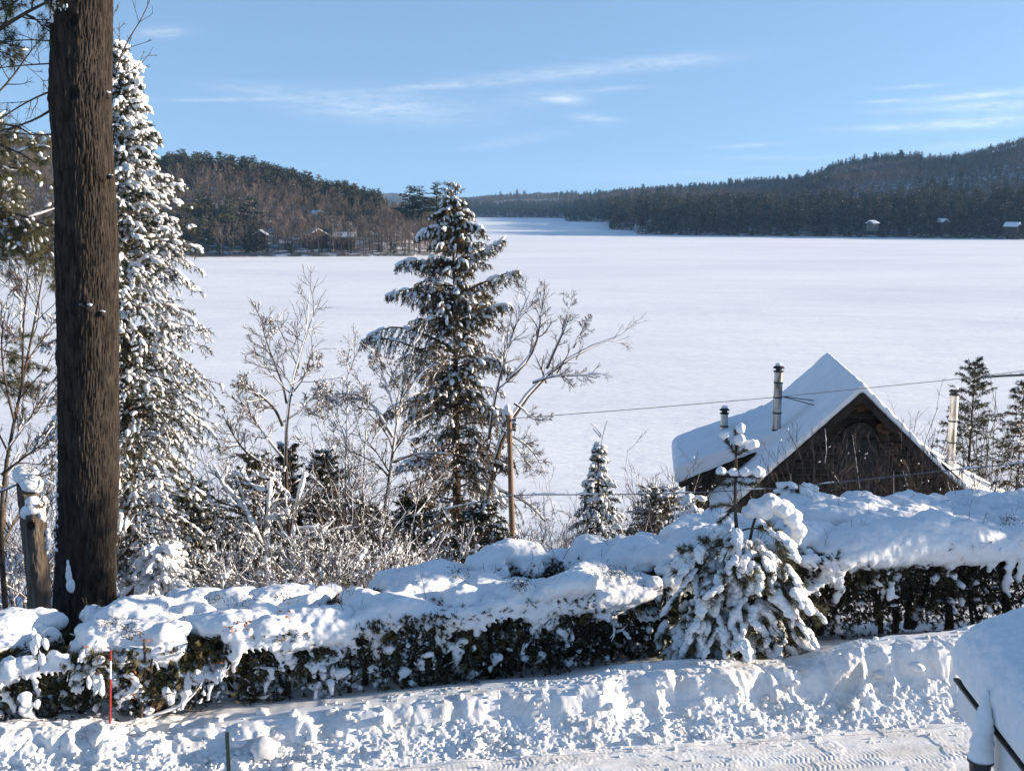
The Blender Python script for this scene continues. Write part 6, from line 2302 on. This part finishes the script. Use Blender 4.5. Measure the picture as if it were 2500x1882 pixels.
def bank_surface(a, v):
    """a along the bank, v across it from the driveway towards the hedge: displaced points"""
    h = np.interp(a, [-10, -6.3, -5.2, -4.3, -3, -1.9, 0, 1.6, 3.0, 4.0, 4.8, 5.5, 6.3, 8.2, 12], [.58, .50, .42, .30, .37, .45, .55, .64, .71, .66, .66, .84, .93, 1.0, 1.0])
    wig = .16 * fbm(a * .9, a * 0, a * 0, 3, seed=81) + .05 * fbm(a * 4.1, a * 0, a * 0, 2, seed=82)
    vv = v + wig * sstep(.0, .5, v)
    # right of the middle the crest steps back once, left part is trodden
    pz = np.interp(vv, [-9, -.05, .12, .40, .52, .62, .70, .80, 1.05, 1.5, 2.1, 3.2], [0, 0, .10, .38, .54, .80, .92, .965, .97, .66, .30, .02])
    hump = .06 * fbm(a * .55, v * .9, a * 0, 3, seed=83) * sstep(.6, 1.1, v)
    hump = hump + .05 * sstep(.80, 1.3, vv) * np.exp(-((a - 6.0) / 1.5) ** 2) + .04 * sstep(.80, 1.2, vv) * np.exp(-((a - 2.9) / 1.3) ** 2) - .05 * np.exp(-((a - 4.35) / .35) ** 2) * sstep(.8, 1.2, vv)
    z = h * pz + hump
    face = sstep(-.06, .10, vv) * sstep(.98, .72, vv)
    # broken chunks: big blocks, small blocks, crumbs
    w1 = fbm(a * 2.5, v * 2.5, a * 0, 2, seed=84) * .35
    f1, f2, c1 = worley(a * 2.8 + w1, v * 3.4 + w1, 85)
    g1, g2, c2 = worley(a * 8.5 + w1 * 2, v * 10, 86)
    k1, k2, c3 = worley(a * 21, v * 24, 87)
    dome = lambda q: np.sqrt(np.clip(1 - q * q * 1.25, 0, 1))
    big = dome(f1) * (.35 + .65 * c1)
    mid = dome(g1) * (.2 + .8 * c2)
    sml = dome(k1) * (c3 > .35)
    lowz = sstep(.62, .25, vv)
    upper = sstep(.40, .62, vv)
    amp = face * (.12 * big * (.6 + .6 * upper) + .040 * mid * (1 - .7 * upper) + .009 * sml * (1 - .85 * upper) - .06 + .04 * fbm(a * 6, v * 6, a * 0, 3, seed=88))
    amp = amp + face * lowz * .02 * sml
    # flutes on the steep upper part
    steep = sstep(.42, .56, vv) * sstep(.86, .74, vv)
    patchy = sstep(-.25, .3, fbm(a * .7, v * 1.2, a * 0, 2, seed=99))
    amp = amp * (.5 + .65 * patchy) + steep * (.055 * np.abs(fbm(a * 2.6 + v, v * 1.1, a * 0, 3, seed=89)) * 1.6 - .02)
    # trodden left part
    tread = sstep(-3.2, -4.6, a) * sstep(.5, .8, v) * sstep(1.9, 1.3, v)
    t1, t2, tc = worley(a * 1.9, v * 2.1, 90)
    amp = amp + tread * (-.16 * sstep(.42, .2, t1) + .05 * fbm(a * 5, v * 5, a * 0, 3, seed=91))
    crumbs = sstep(.75, .9, vv) * sstep(1.35, .9, vv) * (fbm(a * 1.2, v * 2, a * 0, 2, seed=92) > .02)
    amp = amp + crumbs * .020 * sml
    # driveway: packed, with tyre cleats
    road = sstep(.06, -.06, v)
    rr = .012 * fbm(a * 3, v * 7, a * 0, 4, seed=93) + .010 * dome(k1) * (fbm(a * 1.4, v * 2.6, a * 0, 3, seed=94) > .0)
    for vc, wd, ph in ((-.20, .10, 0), (-.62, .12, .3), (-.80, .12, .5), (-1.35, .12, .1), (-1.55, .12, .7)):
        vcc = vc + .06 * np.sin(a * .35 + ph * 5)
        band = sstep(wd, wd * .7, np.abs(v - vcc))
        on = sstep(-.25, .15, fbm(a * .5 + ph * 9, v * 0 + vc, a * 0, 3, seed=95))
        brk = sstep(-.2, .2, fbm(a * 5, v * 5, a * 0, 2, seed=97))
        rr = rr + band * on * (.004 * np.sin(a * 95 + (v - vcc) * 40 * np.sign(v - vcc) + 2 * fbm(a * 4, v * 3, a * 0, 2, seed=98)) * (.3 + .7 * brk) - .006)
    bermz = .035 * np.exp(-((v + .07) / .05) ** 2) * (.5 + fbm(a * 2, a * 0, a * 0, 2, seed=96))
    z = z + road * rr + bermz
    sl = face * .75
    p = BO + a[..., None] * BE + v[..., None] * BN
    p = p - BN * (amp * sl)[..., None]
    p[..., 2] += ZD + z + amp * (1 - .45 * face)
    return p


def build_bank():
    a = np.arange(-9.2, 11.8, .0145)
    v = np.concatenate([np.arange(-.10, .98, .0115), np.arange(.99, 1.7, .022), np.arange(1.75, 3.3, .06)])
    A, Vv = np.meshgrid(a, v)
    p = bank_surface(A, Vv)
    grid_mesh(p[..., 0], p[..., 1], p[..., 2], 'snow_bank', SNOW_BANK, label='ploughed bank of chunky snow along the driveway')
    v2 = np.concatenate([np.linspace(-30, -3.2, 12), np.arange(-3.1, -.099, .02)])
    v2[-1] = -.10
    a2 = np.concatenate([np.linspace(-40, -9.4, 8), np.arange(-9.2, 11.8, .0145), np.linspace(12, 40, 8)])
    A, Vv = np.meshgrid(a2, v2)
    p = bank_surface(A, Vv)
    p[..., 2] -= .004 * (Vv < -.0995)
    grid_mesh(p[..., 0], p[..., 1], p[..., 2], 'driveway', SNOW_ROAD, label='snow-packed driveway with tyre tracks')
    # loose clods
    rng = np.random.default_rng(33)
    n = 1500
    aa = rng.uniform(-9, 11.6, n)
    u = rng.random(n)
    vv = np.where(u < .72, rng.uniform(-.02, .62, n), np.where(u < .88, rng.uniform(.6, 1.05, n), -np.abs(rng.normal(size=n)) * .16))
    q = bank_surface(aa, vv)
    s = rng.gamma(1.7, .009, n) + .006
    s = np.where(rng.random(n) < .025, s * 2.6, s)
    s = np.where(vv < 0, np.minimum(s, .02), s)
    mb = MB()
    big = s > .03
    for sel, T in ((~big, OCT), (big, ICO2)):
        m = int(sel.sum())
        blobs(mb, rng, q[sel] + np.array([0, 0, .25]) * s[sel][:, None], s[sel] * rng.uniform(.9, 1.5, m), s[sel] * rng.uniform(.8, 1.1, m), s[sel] * rng.uniform(.6, 1.0, m), T, .13)
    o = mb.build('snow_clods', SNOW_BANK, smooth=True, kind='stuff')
    o['label'] = 'loose clods of snow strewn over the ploughed bank'


build_bank()

# ------------------------------------------------------------------ stakes
RED = mat('red_fibreglass', (.34, .03, .022), (.28, .025, .02), .4, 8, 2, spec=.4)
WHITE_BAND = mat('reflective_band', (.70, .72, .74), None, .3, spec=.5)
GREEN_POST = mat('green_painted_steel', (.025, .05, .04), (.05, .075, .06), .5, 12, 3, spec=.4)


def stakes():
    Y = 14.05
    q = P(268, 1800, Y)
    t = thing('driveway_marker', 'thin red driveway marker stake with a white band before the hedge', 'marker stake', tuple(q))

    def seg(y0, y1, r, m, name):
        mb = MB()
        tubes(mb, np.stack([P(268 + (1800 - y0) * .012, y0, Y), P(268 + (1800 - y1) * .012, y1, Y)]), np.array([r, r]), 8)
        mb.build(name, m, t, smooth=True)
    seg(1800, 1656, .0155, RED, 'stake')
    seg(1656, 1612, .0135, WHITE_BAND, 'reflective_band')
    seg(1612, 1588, .0135, RED, 'tip')
    Y = 12.75
    top = P(551, 1787, Y)
    t = thing('fence_post', 'dark green metal post standing in the snow at the bottom edge', 'post', (top[0] + .03, Y, ZD))
    b = np.array([top[0] + .035, Y, ZD - .2])
    mb = MB()
    box_mb(mb, (top + b) / 2, (.050, .012, top[2] - b[2]))
    box_mb(mb, (top + b) / 2 + [0.0, .022, 0], (.011, .036, top[2] - b[2] - .01))
    mb.build('post', GREEN_POST, t)
    mb = MB()
    for k in range(8):
        box_mb(mb, top + [0, -.012, -.06 - .075 * k], (.014, .016, .02))
    mb.build('stud', GREEN_POST, t)


stakes()

# ------------------------------------------------------------------ the young pine swallowed by snow, in front of the hedge


def young_pine():
    Y = 16.1
    rng = np.random.default_rng(44)
    x0 = P(1795, 1600, Y)
    t = thing('young_pine', 'young pine bowed under heavy snow pillows, its bare leader standing up before the house', 'pine tree', (x0[0], Y, ZD))
    stem = resample(np.array([[x0[0] + .05, Y, ZD - .1], P(1815, 1450, Y), P(1803, 1320, Y), P(1790, 1240, Y), P(1797, 1170, Y), P(1800, 1100, Y), P(1795, 1050, Y)]), 16)
    rad = np.linspace(.06, .012, 16)
    mb = MB()
    tubes(mb, stem, rad, 8)
    st2 = resample(np.array([P(1815, 1450, Y), P(1828, 1340, Y + .1), P(1835, 1280, Y + .1), P(1860, 1220, Y + .1)]), 8)
    tubes(mb, st2, np.linspace(.04, .015, 8), 7)
    mb.build('trunk', BARK2, t, smooth=True)
    # snow pillows in a handful of shapes
    kinds = []
    for s in range(9):
        r_ = np.random.default_rng(900 + s)
        L = r_.uniform(.13, .24)
        cs, rs = [], []
        nn = 5
        bend = r_.normal() * .05
        for k in range(nn):
            f = k / (nn - 1)
            cs.append(np.array([(f - .35) * L * 1.7, bend * math.sin(f * 3), -.10 * f * f + .02]))
            w = .098 * (1 - .35 * abs(f - .35)) * r_.uniform(.8, 1.25)
            rs.append((w * 1.1, w * r_.uniform(.9, 1.25), w * r_.uniform(.75, 1.0)))
        for _ in range(r_.integers(1, 3)):
            cs.append(np.array([r_.uniform(-.1, .2), r_.choice([-1, 1]) * r_.uniform(.05, .09), -.05]))
            rs.append((.05, .05, .06))
        kinds.append(snow_lump(cs, rs, .012, 3, .034, 13, s).mesh('snow_pillow', [SNOW], True))
    # boughs of the skirt: bearings, heights, lengths -> each with a bough, needles and pillows
    nb = 84
    lf2 = MB()
    hfrac = np.sort(rng.uniform(.12, .62, nb))
    top_z = stem[-1, 2]
    for i in range(nb):
        fz = hfrac[i]
        i0 = min(int(fz * 15), 14)
        p0 = stem[i0]
        ph = -math.pi * rng.uniform(-.12, 1.12)          # mostly towards the viewer and to both sides
        prof = np.interp(fz, [.1, .25, .4, .52, .62], [.98, 1.16, 1.16, 1.0, .74]) * rng.uniform(.5, 1.08)
        if math.cos(ph) < -.3:
            prof *= 1.05
        s = np.linspace(0, 1, 7)
        p = np.stack([p0[0] + math.cos(ph) * prof * s, p0[1] + math.sin(ph) * prof * s * .75, p0[2] + prof * (rng.uniform(.35, .8) * s - .85 * s * s) + rng.normal() * .05], 1)
        p[:, 2] = np.maximum(p[:, 2], ZD + .12)
        w, lf = MB(), MB()
        tubes(w, p, np.linspace(.016, .006, 7), 5)
        l1, q1 = sprout(rng, p[None], np.linspace(.016, .006, 7)[None], 5, .32, (25, 55), 4, -.02, .1, .35, .6, .005)
        tubes(w, l1, q1, 4)
        b = w.build('bough', BARK2, t)
        tips = np.concatenate([l1[:, -1], l1[:, 2], p[-1:], p[-2:-1]])
        tg = unit(np.concatenate([l1[:, -1] - l1[:, -2], l1[:, 2] - l1[:, 1], p[-1:] - p[-2:-1], p[-2:-1] - p[-3:-2]]))
        aa, tt = along(rng, np.concatenate([l1]), 40, .2, 1)
        needles(lf, rng, aa, tt, .10, .009, .85, 0, .05)
        tufts(lf, rng, tips, tg, 26, .115, .009)
        lf.build('needles', PINE_N, b)
        for k in range(int(rng.integers(2, 6))):
            f = rng.uniform(.36, 1.04)
            j = min(int(f * 6), 5)
            c = p[j] + (p[j + 1] - p[j]) * (f * 6 - j) + rng.normal(size=3) * [.07, .05, .02] + [0, -.02, .05]
            nd_ = unit(rng.normal(size=(46, 3)) * [1, 1, .5] + [0, -.5, -.45])
            needles(lf2, rng, np.repeat((c - [0, 0, .05])[None], 46, 0) + rng.normal(size=(46, 3)) * [.07, .05, .02], nd_, .15, .009, .45)
            o = link('snow_pillow', kinds[int(rng.integers(0, 9))], t, tuple(c - parent_world(t)))
            dv = p[-1] - p[-3]
            o.rotation_euler = (rng.normal() * .25, max(-.2, min(1.1, -math.atan2(dv[2], math.hypot(dv[0], dv[1])))) * .9 + rng.normal() * .15, math.atan2(dv[1], dv[0]) + rng.normal() * .6)
            sc_ = rng.uniform(.42, 1.05)
            o.scale = (sc_ * rng.uniform(.8, 1.25), sc_ * rng.uniform(.8, 1.2), sc_ * rng.uniform(.6, .9))
    lf2.build('needles', PINE_N, t)
    # the leader and its upper whorls
    lw = MB()
    lf = MB()
    for pts in ([(1797, 1110), (1780, 1085), (1770, 1068)], [(1797, 1112), (1825, 1095), (1842, 1085)], [(1797, 1105), (1800, 1075), (1808, 1050)], [(1798, 1165), (1770, 1160), (1752, 1165)], [(1798, 1165), (1835, 1160), (1855, 1168)], [(1797, 1175), (1775, 1185), (1745, 1180)], [(1798, 1175), (1825, 1185), (1850, 1180)], [(1790, 1235), (1760, 1230), (1735, 1240)], [(1790, 1240), (1770, 1262), (1755, 1275)]):
        p = px_path(pts, Y, rng.uniform(-.15, .1), None, 6)
        tubes(lw, p, np.linspace(.011, .005, 6), 5)
        a_, t_ = along(rng, p[None], 200, .05, 1)
        needles(lf, rng, a_, t_, .095, .010, .8, 0, .02)
    a_, t_ = along(rng, stem[None, 10:], 420, .15, 1)
    needles(lf, rng, a_, t_, .095, .010, .8, 0, -.3)
    lw.build('whorl', BARK2, t)
    lf.build('needles', PINE_N, t)
    caps = [((1808, 1045), (.075, .07, .075)), ((1770, 1062), (.07, .07, .07)), ((1805, 1075), (.11, .09, .09)), ((1832, 1085), (.10, .09, .085)), ((1845, 1083), (.05, .06, .06)),
            ((1762, 1150), (.09, .08, .07)), ((1790, 1152), (.09, .08, .06)), ((1820, 1152), (.10, .08, .07)), ((1850, 1150), (.09, .09, .09)), ((1860, 1153), (.05, .06, .08))]
    cs = [P(a[0], a[1], Y - .05) for a, _ in caps]
    rs = [b for _, b in caps]
    for idx in ((0,), (1, 2, 3, 4), (5, 6), (7, 8, 9)):
        snow_lump([cs[i] for i in idx], [rs[i] for i in idx], .012, 4, .034, 10, idx[0]).build('snow_pillow', SNOW, t, smooth=True)
    # the big bolster on its right shoulder
    pts = [(1850, 1235), (1880, 1225), (1910, 1240), (1935, 1265), (1950, 1295), (1945, 1315), (1830, 1250), (1865, 1250)]
    snow_lump([P(a, b, Y + .1) for a, b in pts], [(.16, .18, .12), (.17, .18, .13), (.17, .18, .14), (.15, .16, .15), (.11, .13, .14), (.08, .1, .1), (.12, .14, .1), (.15, .15, .14)], .014, 5, .04, 8, 3).build('snow_pillow', SNOW, t, smooth=True)


young_pine()
